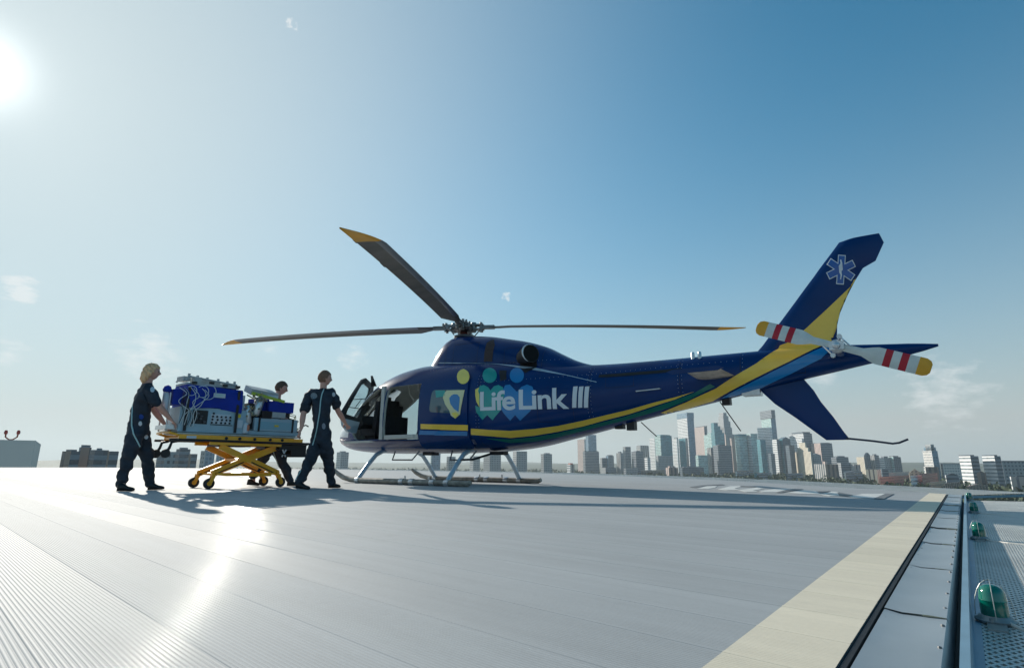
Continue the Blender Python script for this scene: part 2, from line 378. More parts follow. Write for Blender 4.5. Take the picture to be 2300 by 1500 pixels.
# perimeter lights
M_green = pm('green lamp glass', (.0, .20, .14), .12, 0, coat=1., trans=.35, var=.1, scale=30)
M_greenin = pm('green inner lens', (.0, .22, .16), .3)
M_cast = pm('cast metal lamp base', (.38, .38, .37), .5, .6, var=.2, scale=30)
M_wire = pm('bare guard wire', (.5, .52, .5), .35, .8)
def lights():
    lab = ('largest green domed edge lamp, nearest the bottom right corner', 'second green edge lamp from the front, standing in shade', 'third green edge lamp from the front, below the farthest one', 'farthest and smallest green edge lamp at the deck corner')
    for i, e in enumerate((.98, 3.42, 5.98, 8.45)):
        p = en(e, .262 if i < 3 else .235, -.066)
        o = empty('deck_light', Matrix.Translation(p) @ Matrix.Rotation(EA, 4, 'Z')); tag(o, lab[i], 'edge light', 'green perimeter lights along the deck edge')
        s = 1.0
        b = MB(); b.lathe([(.05, 0), (.052, .006), (.044, .010), (.040, .016), (.036, .018)], n=20); b.box((-.075, 0, -.004), (.10, .045, .012)); b.lathe([(.006, 0), (.006, .012)], (.045, 0, .004), n=6); b.lathe([(.006, 0), (.006, .012)], (-.045, .01, .004), n=6)
        b.build('base', M_cast, o, smooth=40)
        b = MB(); b.lathe([(.034, .018), (.0345, .04), (.0335, .058), (.035, .060), (.034, .063), (.032, .082), (.026, .095), (.014, .102), (.0, .104)], n=28)
        b.build('dome', M_green, o, smooth=50)
        b = MB(); b.lathe([(.018, .018), (.018, .05), (.01, .06), (.0, .062)], n=14); b.build('bulb', M_greenin, o, smooth=50)
        b = MB()
        for a in (0, math.pi / 2):
            pts = [(.047 * math.cos(t) * math.cos(a), .047 * math.cos(t) * math.sin(a), .012 + .105 * math.sin(t)) for t in np.linspace(0, math.pi, 13)]
            b.tube(pts, .0011, 6)
        b.build('guard', M_wire, o)
        b = MB(); b.tube([(-.03, -.03, .004), (-.07, -.06, -.002), (-.13, -.13, -.0), (-.2, -.3, -.002), (-.22, -.5, 0)], .006, 8); b.build('cable', pm('pale conduit', (.62, .6, .55), .5), o)
lights()

# ------------------------------------------------------------------ land
GZ = -38.0
M_land = pm('distant parkland ground', (.075, .095, .06), .9, var=.5, scale=.004)
def land():
    bm = bmesh.new(); random.seed(5)
    rings = [0, 150, 400, 800, 1300, 2000, 3000, 4500, 6000, 7500, 9000, 14000, 30000]; nseg = 96; vs = []
    for r_ in rings:
        row = []
        for j in range(nseg):
            a = 2 * math.pi * j / nseg; z = GZ
            if r_ >= 6000: z += 26 + 22 * math.sin(a * 5 + r_) + 18 * math.sin(a * 11 + 1.3) + 10 * math.sin(a * 23 + r_ * .01)
            if r_ > 10000: z = GZ + 30
            row.append(bm.verts.new((r_ * math.sin(a), r_ * math.cos(a), z)) if r_ else None)
        vs.append(row)
    c = bm.verts.new((0, 0, GZ))
    for j in range(nseg): bm.faces.new((c, vs[1][j], vs[1][(j + 1) % nseg]))
    for i in range(1, len(rings) - 1):
        for j in range(nseg): bm.faces.new((vs[i][j], vs[i][(j + 1) % nseg], vs[i + 1][(j + 1) % nseg], vs[i + 1][j]))
    o = bm_obj('ground', bm, M_land, smooth=60); tag(o, kind='structure')
land()
def roof_below():
    b = MB(); b.prism([(-44, -18), (9.5, -18), (9.5, 9), (4, 26), (-12, 37), (-30, 38), (-46, 26)], (-38, -3.2))
    o = b.build('hospital_building', pm('gravel roof', (.33, .33, .31), .9, var=.3, scale=8)); tag(o, 'building whose grey roof carries the helicopter deck', 'building')
roof_below()

# ================================================================== CITY
def facade(name, wall, glass, mode='grid', fz=5.6, fx=5.0, ratio=.5, rough=.6, metal=0.):
    m = bpy.data.materials.new(name); m.use_nodes = True; nt = m.node_tree; L = nt.links; b = nt.nodes['Principled BSDF']
    def N(t, op=None):
        o = nt.nodes.new(t)
        if op: o.operation = op
        return o
    tc = N('ShaderNodeTexCoord'); sp = N('ShaderNodeSeparateXYZ'); L.new(tc.outputs['Object'], sp.inputs[0])
    sn = N('ShaderNodeSeparateXYZ'); L.new(tc.outputs['Normal'], sn.inputs[0])
    def M(op, a, b_=None, c=None):
        o = N('ShaderNodeMath', op)
        for i, v in enumerate((a, b_, c)):
            if v is None: continue
            if isinstance(v, (int, float)): o.inputs[i].default_value = v
            else: L.new(v, o.inputs[i])
        return o.outputs[0]
    u = M('ADD', M('MULTIPLY', sp.outputs[0], M('ABSOLUTE', sn.outputs[1])), M('MULTIPLY', sp.outputs[1], M('ABSOLUTE', sn.outputs[0])))
    side = M('LESS_THAN', M('ABSOLUTE', sn.outputs[2]), .5)
    fu = M('DIVIDE', u, fx); fv = M('DIVIDE', sp.outputs[2], fz)
    wz = M('GREATER_THAN', M('FRACT', fv), 1 - ratio); wu = M('GREATER_THAN', M('FRACT', fu), 1 - ratio)
    w = {'grid': lambda: M('MULTIPLY', wz, wu), 'bands': lambda: wz, 'stripes': lambda: wu}[mode]()
    w = M('MULTIPLY', w, side)
    # each pane a little different
    cb = N('ShaderNodeCombineXYZ'); L.new(M('FLOOR', fu), cb.inputs[0]); L.new(M('FLOOR', fv), cb.inputs[1])
    wn = N('ShaderNodeTexWhiteNoise'); wn.noise_dimensions = '2D'; L.new(cb.outputs[0], wn.inputs['Vector'])
    gl = N('ShaderNodeMix'); gl.data_type = 'RGBA'; L.new(M('MULTIPLY', wn.outputs[0], .7), gl.inputs[0]); gl.inputs[6].default_value = (*glass, 1); gl.inputs[7].default_value = (*[min(1, g * 2.2 + .02) for g in glass], 1)
    ns = N('ShaderNodeTexNoise'); ns.inputs['Scale'].default_value = .03; ns.inputs['Detail'].default_value = 4; L.new(tc.outputs['Object'], ns.inputs['Vector'])
    wl = N('ShaderNodeVectorMath', 'SCALE'); wl.inputs[0].default_value = wall; L.new(M('MULTIPLY_ADD', ns.outputs['Fac'], .3, .85), wl.inputs['Scale'])
    mx = N('ShaderNodeMix'); mx.data_type = 'RGBA'; L.new(w, mx.inputs[0]); L.new(wl.outputs[0], mx.inputs[6]); L.new(gl.outputs[2], mx.inputs[7])
    L.new(mx.outputs[2], b.inputs['Base Color'])
    L.new(M('MULTIPLY_ADD', w, .25 - rough, rough), b.inputs['Roughness'])
    return m
FC = dict(
    plain=facade('pale painted panel wall', (.62, .62, .60), (.12, .14, .15), 'grid', fz=9.5, fx=26, ratio=.12),
    pale=facade('pale stone facade', (0.650, 0.637, 0.611), (.10, .13, .16), 'grid'),
    white=facade('white banded facade', (0.800, 0.800, 0.800), (.16, .20, .22), 'bands', ratio=.4),
    pink=facade('pinkish concrete facade', (.60, .47, .42), (.14, .13, .15), 'stripes', fx=8, ratio=.35),
    blue=facade('blue glass curtain wall', (0.208, 0.325, 0.416), (.08, .16, .23), 'grid', ratio=.75),
    teal=facade('teal glass curtain wall', (.12, .33, .38), (.04, .16, .20), 'grid', ratio=.8),
    dark=facade('dark glass curtain wall', (0.104, 0.156, 0.195), (.03, .055, .08), 'grid', ratio=.7),
    grey=facade('grey concrete facade', (0.351, 0.377, 0.390), (.07, .09, .11), 'grid'),
    greyb=facade('grey striped facade', (0.416, 0.416, 0.403), (.06, .08, .10), 'stripes', fx=9),
    brown=facade('brown brick facade', (0.312, 0.221, 0.182), (.06, .06, .07), 'stripes', fx=10),
    mint=facade('pale green glass wall', (0.520, 0.650, 0.624), (.20, .32, .32), 'bands', ratio=.6),
    cream=facade('cream stone facade', (0.754, 0.689, 0.546), (.12, .12, .12), 'stripes', fx=7, ratio=.35),
    red=facade('red brick facade', (0.598, 0.195, 0.143), (.22, .10, .09), 'grid', fx=5, fz=4.5, ratio=.4),
    dred=facade('dark red brick facade', (0.312, 0.104, 0.091), (.10, .06, .06), 'grid', fx=5, ratio=.35),
    tan=facade('tan brick facade', (0.468, 0.390, 0.286), (.10, .10, .10), 'grid', fx=6, fz=4.2),
    slate=facade('slate grey facade', (0.221, 0.260, 0.299), (.06, .08, .10), 'bands'),
)
M_roof = pm('flat roof', (.22, .22, .22), .9, var=.2, scale=.1)
def bsolve(Cn, d, px):
    """distance along d from corner Cn to the vertical plane through the camera at photo column px (taken at the horizon)"""
    v = pxray(px, 1040); nx, ny = v.y, -v.x
    den = d.x * nx + d.y * ny
    return -((Cn.x) * nx + (Cn.y) * ny) / den
def building(name, xl, xm, xr, top, D, mats, label, rot=29, tops=(), steps=(), pitch=None, cat='building', base=None, depth=None):
    """corner at column xm; sun side face from xl to xm, shaded face from xm to xr"""
    ml, mr = (mats if isinstance(mats, tuple) else (mats, mats))  # many pairs paint the sunlit side paler and the shaded side darker
    v = pxray(xm, top); hd = Vector((v.x, v.y, 0)).normalized(); Cn = hd * D; zt = CAMH + D * v.z / math.hypot(v.x, v.y)
    def rt(a): c, s = math.cos(R(a)), math.sin(R(a)); return Vector((hd.x * c - hd.y * s, hd.x * s + hd.y * c, 0))
    d1, d2 = rt(rot), rt(rot - 90)
    if xm - xl < .5: L2 = bsolve(Cn, d2, xr); L1 = depth or L2 * .8
    elif xr - xm < .5: L1 = bsolve(Cn, d1, xl); L2 = depth or L1 * .8
    else: L1 = bsolve(Cn, d1, xl); L2 = bsolve(Cn, d2, xr)
    M = Matrix((( d2.x, d1.x, 0, Cn.x), (d2.y, d1.y, 0, Cn.y), (0, 0, 1, base if base is not None else GZ), (0, 0, 0, 1)))
    o = empty(name, M); tag(o, label, cat)
    H = zt - (base if base is not None else GZ)
    b = MB()
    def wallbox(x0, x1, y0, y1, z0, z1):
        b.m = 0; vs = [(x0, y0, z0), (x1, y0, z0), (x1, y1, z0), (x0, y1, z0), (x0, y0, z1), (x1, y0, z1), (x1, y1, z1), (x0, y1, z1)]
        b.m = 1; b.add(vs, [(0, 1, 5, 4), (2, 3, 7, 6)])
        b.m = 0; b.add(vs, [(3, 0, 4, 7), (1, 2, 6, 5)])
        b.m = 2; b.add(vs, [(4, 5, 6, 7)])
    if steps:       # steps: (fraction x0,x1,y0,y1, z top fraction) from below
        z0 = 0
        for (a0, a1, c0, c1, zf) in steps:
            wallbox(a0 * L2, a1 * L2, c0 * L1, c1 * L1, z0, zf * H); z0 = zf * H
    else:
        wallbox(0, L2, 0, L1, 0, H)
    me_o = b.build('wall', [FC[ml], FC[mr], M_roof], o)
    if pitch:       # gabled or hipped roof on top
        r = MB(); h = pitch * H
        r.add([(0, 0, H), (L2, 0, H), (L2, L1, H), (0, L1, H), (L2 / 2, L1 * .02, H + h), (L2 / 2, L1 * .98, H + h)], [(0, 1, 4), (1, 2, 5, 4), (2, 3, 5), (3, 0, 4, 5), (0, 3, 2, 1)])
        r.build('roof', FC[mr], o)
    for t in tops:  # rooftop blocks (fx0, fx1, fy0, fy1, extra height px, name)
        hh = t[4] / FPX * D; r = MB(); r.bb(t[0] * L2, t[1] * L2, t[2] * L1, t[3] * L1, H - .05, H + hh)
        r.build(t[5] if len(t) > 5 else 'rooftop_plant', FC[t[6]] if len(t) > 6 else FC['slate'], o)
    return o, L1, L2, H
PT = (.2, .8, .2, .8, 3)
def city():
    B = building
    # -- left part of the skyline
    o, L1, L2, H = B('plant_building', -60, 80, 84, 989, 75, ('plain', 'plain'), 'low pale grey plant building at the left border of the photo', rot=88, base=-6)
    B('brick_block', 135, 160, 176, 1013, 420, ('brown', 'slate'), 'leftmost block of the dark brick cluster left of the blonde woman', tops=[PT])
    B('brick_block', 172, 182, 200, 1004, 440, ('slate', 'brown'), 'tallest block of the dark brick cluster left of the blonde woman', tops=[(.1, .9, .1, .7, 4)])
    B('brick_block', 198, 214, 240, 1010, 430, ('slate', 'slate'), 'wide middle block of the dark brick cluster left of the blonde woman', tops=[(.3, .6, .3, .6, 3)])
    B('brick_block', 238, 247, 263, 1013, 410, ('brown', 'slate'), 'rightmost block of the dark brick cluster, just left of the blonde woman')
    B('grey_block', 350, 372, 392, 1014, 600, ('slate', 'grey'), 'grey block seen under the raised loading wheels of the stretcher')
    B('grey_block', 392, 405, 424, 1008, 620, ('slate', 'slate'), 'tallest grey block seen below the left half of the stretcher', tops=[PT])
    B('grey_block', 422, 430, 441, 1019, 590, ('brown', 'slate'), 'dark narrow block left of the crossed yellow stretcher legs')
    B('grey_block', 448, 462, 480, 1012, 900, ('grey', 'blue'), 'hazy block directly left of the crossing of the yellow stretcher legs', tops=[(.2, .6, .2, .6, 4)])
    B('grey_block', 484, 492, 505, 1019, 1000, ('blue', 'grey'), 'hazy low block touching the crossed yellow stretcher legs')
    B('hazy_tower', 755, 766, 782, 1015, 1500, ('pale', 'grey'), 'small hazy tower between the walking man and the front skid tube', tops=[(.2, .7, .2, .7, 2)])
    B('hazy_tower', 967, 970, 989, 1017, 1500, ('mint', 'blue'), 'hazy bluish tower seen under the belly between the two foot steps')
    B('hazy_block', 1003, 1008, 1023, 1025, 1500, ('grey', 'grey'), 'hazy grey block seen under the belly left of the rear skid strut')
    B('hazy_block', 1055, 1063, 1078, 1024, 1600, ('pale', 'grey'), 'hazy block seen between the near and far rear skid struts')
    B('hazy_block', 1086, 1100, 1125, 1021, 1500, ('grey', 'grey'), 'wide hazy block seen under the belly left of the far rear strut')
    B('hazy_block', 1152, 1160, 1184, 1013, 1500, ('pale', 'grey'), 'hazy block immediately right of the far rear skid strut')
    B('lone_tower', 1215, 1221, 1240, 1019, 1500, ('grey', 'grey'), 'lone squat tower standing apart left of the skyline', tops=[(.3, .8, .2, .8, 2)])
    B('water_tower_block', 1273, 1281, 1290, 1043, 1400, ('white', 'pink'), 'tiny white and red block left of the first pale tower', tops=[(.2, .8, .2, .8, 3, 'rooftop_plant', 'red')])
    # -- downtown
    B('pale_tower', 1298, 1312, 1320, 986, 2300, ('pink', 'pale'), 'slim pinkish tower, leftmost high tower of the skyline')
    B('blue_tower', 1317, 1321, 1341, 976, 2200, ('blue', 'blue'), 'slim blue tower rising out of the leftmost dark podium')
    B('podium_block', 1310, 1314, 1346, 1014, 2100, ('slate', 'slate'), 'dark podium block in front of the leftmost slim towers', tops=[(0, 1, .3, .9, 1.5)])
    B('office_block', 1348, 1352, 1363, 1028, 2000, ('grey', 'slate'), 'low grey office block right of the leftmost podium')
    B('office_block', 1361, 1366, 1379, 1023, 2000, ('blue', 'grey'), 'low bluish office block, second right of the leftmost podium', tops=[(.2, .9, .2, .9, 1.5)])
    B('office_block', 1385, 1393, 1401, 1017, 2000, ('greyb', 'grey'), 'narrow grey block at the left of the middle skyline group', tops=[(.3, .8, .3, .8, 3)])
    B('office_block', 1400, 1404, 1418, 1004, 2100, ('grey', 'slate'), 'flat topped grey block left of the framed roof block', tops=[(0, 1, 0, 1, 1)])
    B('office_block', 1419, 1428, 1446, 1014, 1950, ('slate', 'slate'), 'dark slate block in front of the framed roof block', tops=[(.2, .7, .2, .8, 2)])
    B('office_block', 1431, 1438, 1459, 1001, 2300, ('grey', 'greyb'), 'grey block with framed flat roof behind the dark slate block', tops=[(.05, .95, .1, .9, 1)])
    B('small_block', 1448, 1454, 1461, 1027, 1700, ('white', 'pale'), 'small white block left of the pale annex of the teal tower')
    B('annex_tower', 1461, 1470, 1477, 984, 2200, ('white', 'pale'), 'pale annex tower attached left of the rounded teal tower')
    B('teal_tower', 1474, 1483, 1512, 978, 2100, ('mint', 'teal'), 'rounded teal glass tower left of the tallest tower', tops=[(.1, .9, .1, .9, 2, 'rooftop_plant', 'teal')])
    B('low_block', 1474, 1478, 1512, 1023, 1900, ('grey', 'grey'), 'low pale grey block in front of the rounded teal tower')
    B('slim_tower', 1513, 1520, 1530, 984, 2300, ('white', 'pale'), 'slim white tower directly left of the tallest tower', tops=[(.2, .7, .2, .7, 2)])
    B('tallest_tower', 1527, 1543, 1565, 938, 2200, ('white', 'blue'), 'tallest flat topped tower with a darker crown, left of centre downtown', tops=[(-.02, 1.02, -.02, 1.02, 11, 'crown', 'blue')])
    B('low_block', 1528, 1539, 1548, 984, 2080, ('teal', 'pink'), 'narrow block with a pink edge at the foot of the tallest tower')
    B('low_block', 1526, 1532, 1580, 1049, 1800, ('dark', 'dark'), 'long very dark low block below the tallest tower', tops=[(.1, .9, .2, .8, 1)])
    B('pink_tower', 1564, 1581, 1594, 958, 2500, ('pink', 'slate'), 'pinkish tower standing behind and right of the tallest tower', tops=[(.6, 1, 0, 1, 2)])
    B('low_block', 1563, 1568, 1590, 1022, 1950, ('mint', 'mint'), 'low mint green block right of the tallest tower')
    B('sloped_tower', 1585, 1597, 1604, 976, 2400, ('mint', 'blue'), 'pale tower with sloped top left of the blue stepped tower', tops=[(0, 1, 0, .5, 4, 'rooftop_plant', 'mint')])
    B('stepped_tower', 1602, 1605, 1632, 972, 2250, ('teal', 'teal'), 'blue stepped tower with its peak at the left, left of the tapering tower',
      tops=[(.02, .45, .1, .9, 21, 'upper_tier', 'teal'), (.45, .68, .1, .9, 14, 'middle_tier', 'teal'), (.68, .85, .1, .9, 7, 'lower_tier', 'teal')])
    o, L1, L2, H = B('tapering_tower', 1618, 1629, 1655, 975, 2300, ('pink', 'grey'), 'tall grey tower that tapers in rounded steps at its top',
      tops=[(0, .82, .05, .95, 14, 'shaft_tier', 'grey'), (.0, .74, .1, .9, 27, 'middle_tier', 'grey'), (.05, .62, .15, .85, 38, 'upper_tier', 'grey'), (.12, .48, .2, .8, 45, 'crown', 'grey')])
    B('dark_block', 1590, 1596, 1618, 1005, 2000, ('greyb', 'slate'), 'left one of the two dark ribbed blocks in the middle foreground of downtown')
    B('dark_block', 1604, 1612, 1646, 1000, 1950, ('slate', 'slate'), 'right and wider one of the dark ribbed blocks in the middle foreground of downtown', tops=[(.2, .6, .2, .8, 2)])
    B('grey_tower', 1644, 1650, 1663, 983, 2250, ('pink', 'grey'), 'grey tower between the tapering tower and the two pale glass slabs')
    B('glass_slab', 1655, 1660, 1682, 979, 2150, ('mint', 'mint'), 'left one of the two pale green glass slabs', tops=[(-.02, 1.02, -.02, 1.02, 4, 'crown', 'teal')])
    B('glass_slab', 1681, 1686, 1707, 977, 2150, ('white', 'mint'), 'right one of the two pale green glass slabs', tops=[(-.02, 1.02, -.02, 1.02, 3, 'crown', 'mint')])
    B('teal_block', 1704, 1707, 1724, 987, 2050, ('teal', 'teal'), 'dark teal block right of the pale green glass slabs')
    B('capped_tower', 1719, 1731, 1752, 939, 2350, ('mint', 'blue'), 'tall tower with a wide flat cap seen below the tail fin',
      tops=[(.0, .85, .0, .9, 9, 'upper_tier', 'blue'), (-.02, .62, -.1, 1.0, 14, 'neck', 'slate'), (-.08, .72, -.15, 1.05, 16, 'cap', 'slate')])
    B('white_tower', 1712, 1733, 1737, 960, 2200, ('white', 'white'), 'white tower attached to the front of the capped tower', rot=62)
    B('small_block', 1727, 1731, 1742, 1018, 1850, ('dark', 'slate'), 'small dark block at the foot of the white tower')
    B('striped_tower', 1739, 1744, 1756, 986, 2000, ('white', 'slate'), 'narrow white and dark striped tower left of the gabled teal tower')
    B('gabled_tower', 1753, 1757, 1780, 986, 2000, ('teal', 'dark'), 'dark teal tower with a small gable beside the striped tower', pitch=.06)
    B('dark_tower', 1768, 1772, 1788, 1000, 1950, ('dark', 'dark'), 'dark blue tower left of the pale ribbed tower with a dark cap')
    B('ribbed_tower', 1779, 1804, 1831, 973, 2150, ('white', 'slate'), 'broad pale ribbed tower with dark flat cap under the lower fin', tops=[(.0, .9, .05, .8, 3, 'cap', 'dark')])
    B('stone_tower', 1788, 1820, 1828, 1014, 1900, ('cream', 'greyb'), 'cream art deco stone tower in front of the ribbed tower',
      tops=[(.1, .9, .15, .85, 8, 'upper_tier', 'cream'), (.2, .8, .3, .7, 18, 'crown', 'cream')])
    B('gabled_block', 1818, 1824, 1846, 1022, 1950, ('greyb', 'grey'), 'grey gabled block right of the cream stone tower', pitch=.08)
    B('dark_tower', 1826, 1842, 1874, 995, 2100, ('pink', 'slate'), 'dark block with a pink left face below the lower fin tip', tops=[(.1, .9, .1, .9, 1)])
    B('slate_block', 1868, 1878, 1907, 1026, 2000, ('slate', 'slate'), 'slate block right of the dark block with a pink face', tops=[(.2, .8, .2, .8, 2)])
    B('brown_tower', 1828, 1853, 1882, 1042, 1500, ('greyb', 'brown'), 'brown brick tower with light piers nearest of the right downtown group', tops=[(.0, .2, .0, .2, 5, 'pier', 'pink')])
    B('grey_tower', 1880, 1888, 1911, 1039, 1600, ('grey', 'slate'), 'grey block just right of the brown brick tower')
    B('pinkish_block', 1908, 1917, 1931, 1043, 1600, ('pale', 'pink'), 'pale pinkish block second right of the brown brick tower')
    B('spire_block', 1925, 1940, 1948, 1026, 2200, ('cream', 'pale'), 'cream block left of the small dark pointed tower')
    o, L1, L2, H = B('pointed_tower', 1943, 1946, 1957, 1022, 2100, ('dark', 'dark'), 'small dark pointed tower right of the cream block', pitch=.12)
    B('right_tower', 1957, 1963, 1976, 1022, 2200, ('greyb', 'slate'), 'narrow grey tower right of the pointed tower', tops=[(.2, .7, .2, .7, 2)])
    B('right_tower', 1976, 1985, 2001, 1028, 2100, ('white', 'grey'), 'pale grey stepped block among the right hand towers', tops=[(.2, .8, .2, .8, 3)])
    B('right_tower', 1998, 2006, 2025, 1026, 2100, ('mint', 'dark'), 'dark teal block, last of the right hand towers', tops=[(0, .7, 0, .9, 2)])
    B('low_house', 1942, 1969, 1976, 1054, 1250, ('cream', 'cream'), 'cream low house left of the red brick mill', rot=70)
    B('slate_house', 1974, 1980, 1992, 1052, 1400, ('dark', 'slate'), 'dark narrow house behind the left end of the red brick mill')
    B('brick_mill', 1973, 1976, 2041, 1071, 1050, ('red', 'red'), 'long bright red brick mill in front of the right skyline', rot=80, tops=[(.25, 1, .1, .9, 7, 'upper_floor', 'pink')])
    B('gabled_mill', 2038, 2042, 2066, 1062, 1100, ('tan', 'tan'), 'small tan gabled mill house between the red and the dark red mill', pitch=.25)
    B('white_mill', 2042, 2044, 2068, 1068, 1000, ('white', 'white'), 'white windowed mill front right of the long red brick mill', rot=80)
    B('dark_mill', 2066, 2069, 2101, 1063, 1040, ('red', 'dred'), 'dark red brick mill right of the white mill front', rot=80)
    B('curved_tower', 2076, 2092, 2110, 1012, 1500, ('pale', 'blue'), 'tall apartment tower with stepped round top above the dark red mill',
      tops=[(.0, .8, .0, .8, 6, 'upper_tier', 'blue'), (.0, .55, .0, .6, 11, 'crown', 'grey')])
    B('tower_base', 2073, 2078, 2106, 1048, 1350, ('pale', 'brown'), 'brownish base block at the foot of the tall apartment tower')
    B('bridge_block', 2112, 2117, 2158, 1042, 1500, ('slate', 'pale'), 'long low grey block with a dark roof right of the tall apartment tower', tops=[(0, 1, 0, 1, 1.5)])
    B('elevator', 2156, 2179, 2200, 1024, 1150, ('white', 'slate'), 'left one of the two white grain elevators', tops=[(.0, .5, .0, 1, 2)])
    B('elevator_shed', 2190, 2194, 2210, 1062, 1120, ('brown', 'brown'), 'brown shed between the two white grain elevators', pitch=.1)
    B('elevator', 2208, 2233, 2250, 1024, 1150, ('white', 'slate'), 'right one of the two white grain elevators', tops=[(.0, .5, .0, 1, 2)])
    B('elevator_hall', 2244, 2250, 2330, 1037, 1200, ('slate', 'grey'), 'long grey hall at the right border behind the elevators', tops=[(0, 1, 0, 1, 2)])
    B('side_house', 2262, 2270, 2310, 1070, 900, ('white', 'pink'), 'pale pinkish house at the right border of the skyline', tops=[(.3, .8, .3, .8, 2)])
    B('near_house', 2118, 2124, 2148, 1067, 950, ('white', 'slate'), 'white and grey house below the long low grey block', pitch=.12)
    B('tan_house', 2083, 2086, 2115, 1083, 800, ('tan', 'tan'), 'low tan brick house above the deck corner', rot=80)
    B('tan_house', 2114, 2118, 2146, 1085, 780, ('tan', 'brown'), 'low brownish brick house right of the tan house', rot=80)
    B('near_shed', 2166, 2170, 2205, 1092, 720, ('brown', 'brown'), 'low brown shed beyond the green edge lamps', rot=75, pitch=.1)
    # low band of houses between the towers and the trees
    B('river_house', 1435, 1440, 1492, 1057, 1500, ('slate', 'brown'), 'long low brown house left of the long very dark block', rot=78)
    B('river_house', 1494, 1502, 1522, 1050, 1450, ('pink', 'brown'), 'reddish domed house left of the long very dark block', tops=[(.2, .8, .2, .8, 3, 'dome', 'pink')])
    B('river_house', 1350, 1360, 1384, 1050, 1700, ('grey', 'slate'), 'low slate house below the two low office blocks')
    B('river_house', 1400, 1406, 1432, 1052, 1600, ('slate', 'grey'), 'low grey house below the flat topped grey block')
    B('river_house', 1650, 1655, 1690, 1057, 1500, ('white', 'slate'), 'low pale roofed house below the pale green glass slabs', rot=78)
    B('river_house', 1692, 1700, 1730, 1062, 1350, ('teal', 'slate'), 'low teal house below the white tower', rot=75)
    B('river_house', 1762, 1768, 1800, 1063, 1300, ('dark', 'slate'), 'low dark house left of the cream stone tower foot', rot=75)
    B('river_house', 1892, 1899, 1934, 1060, 1300, ('pale', 'slate'), 'low pale house below the pale pinkish block', rot=75, pitch=.1)
city()

# ------------------------------------------------------------------ trees
M_leaf = pm('tree foliage', (.055, .085, .045), .75, var=.6, scale=.25)
M_bark = pm('bark', (.09, .07, .05), .9)
def foliage(bm_v, bm_f, c, rx, rz, n, s, rnd):
    for k in range(n):
        th = rnd.uniform(0, 6.283); u = rnd.uniform(-1, 1); q = rnd.uniform(.55, 1) ** .6
        if rnd.random() < .25: q *= .6
        rr = math.sqrt(1 - u * u) * q; lob = 1 + .22 * math.sin(3 * th + c[0]) + .15 * math.sin(5 * th + c[1]) * u
        p = Vector((c[0] + rx * rr * math.cos(th) * lob, c[1] + rx * rr * math.sin(th) * lob, c[2] + rz * u * q * lob))
        a = Vector((rnd.gauss(0, 1), rnd.gauss(0, 1), rnd.gauss(0, 1))).normalized(); b = a.orthogonal().normalized(); w = a.cross(b)
        ss = s * rnd.uniform(.6, 1.4); i = len(bm_v)
        bm_v += [p + b * ss, p + w * ss * .8, p - b * ss, p - w * ss * .8]; bm_f.append((i, i + 1, i + 2, i + 3))
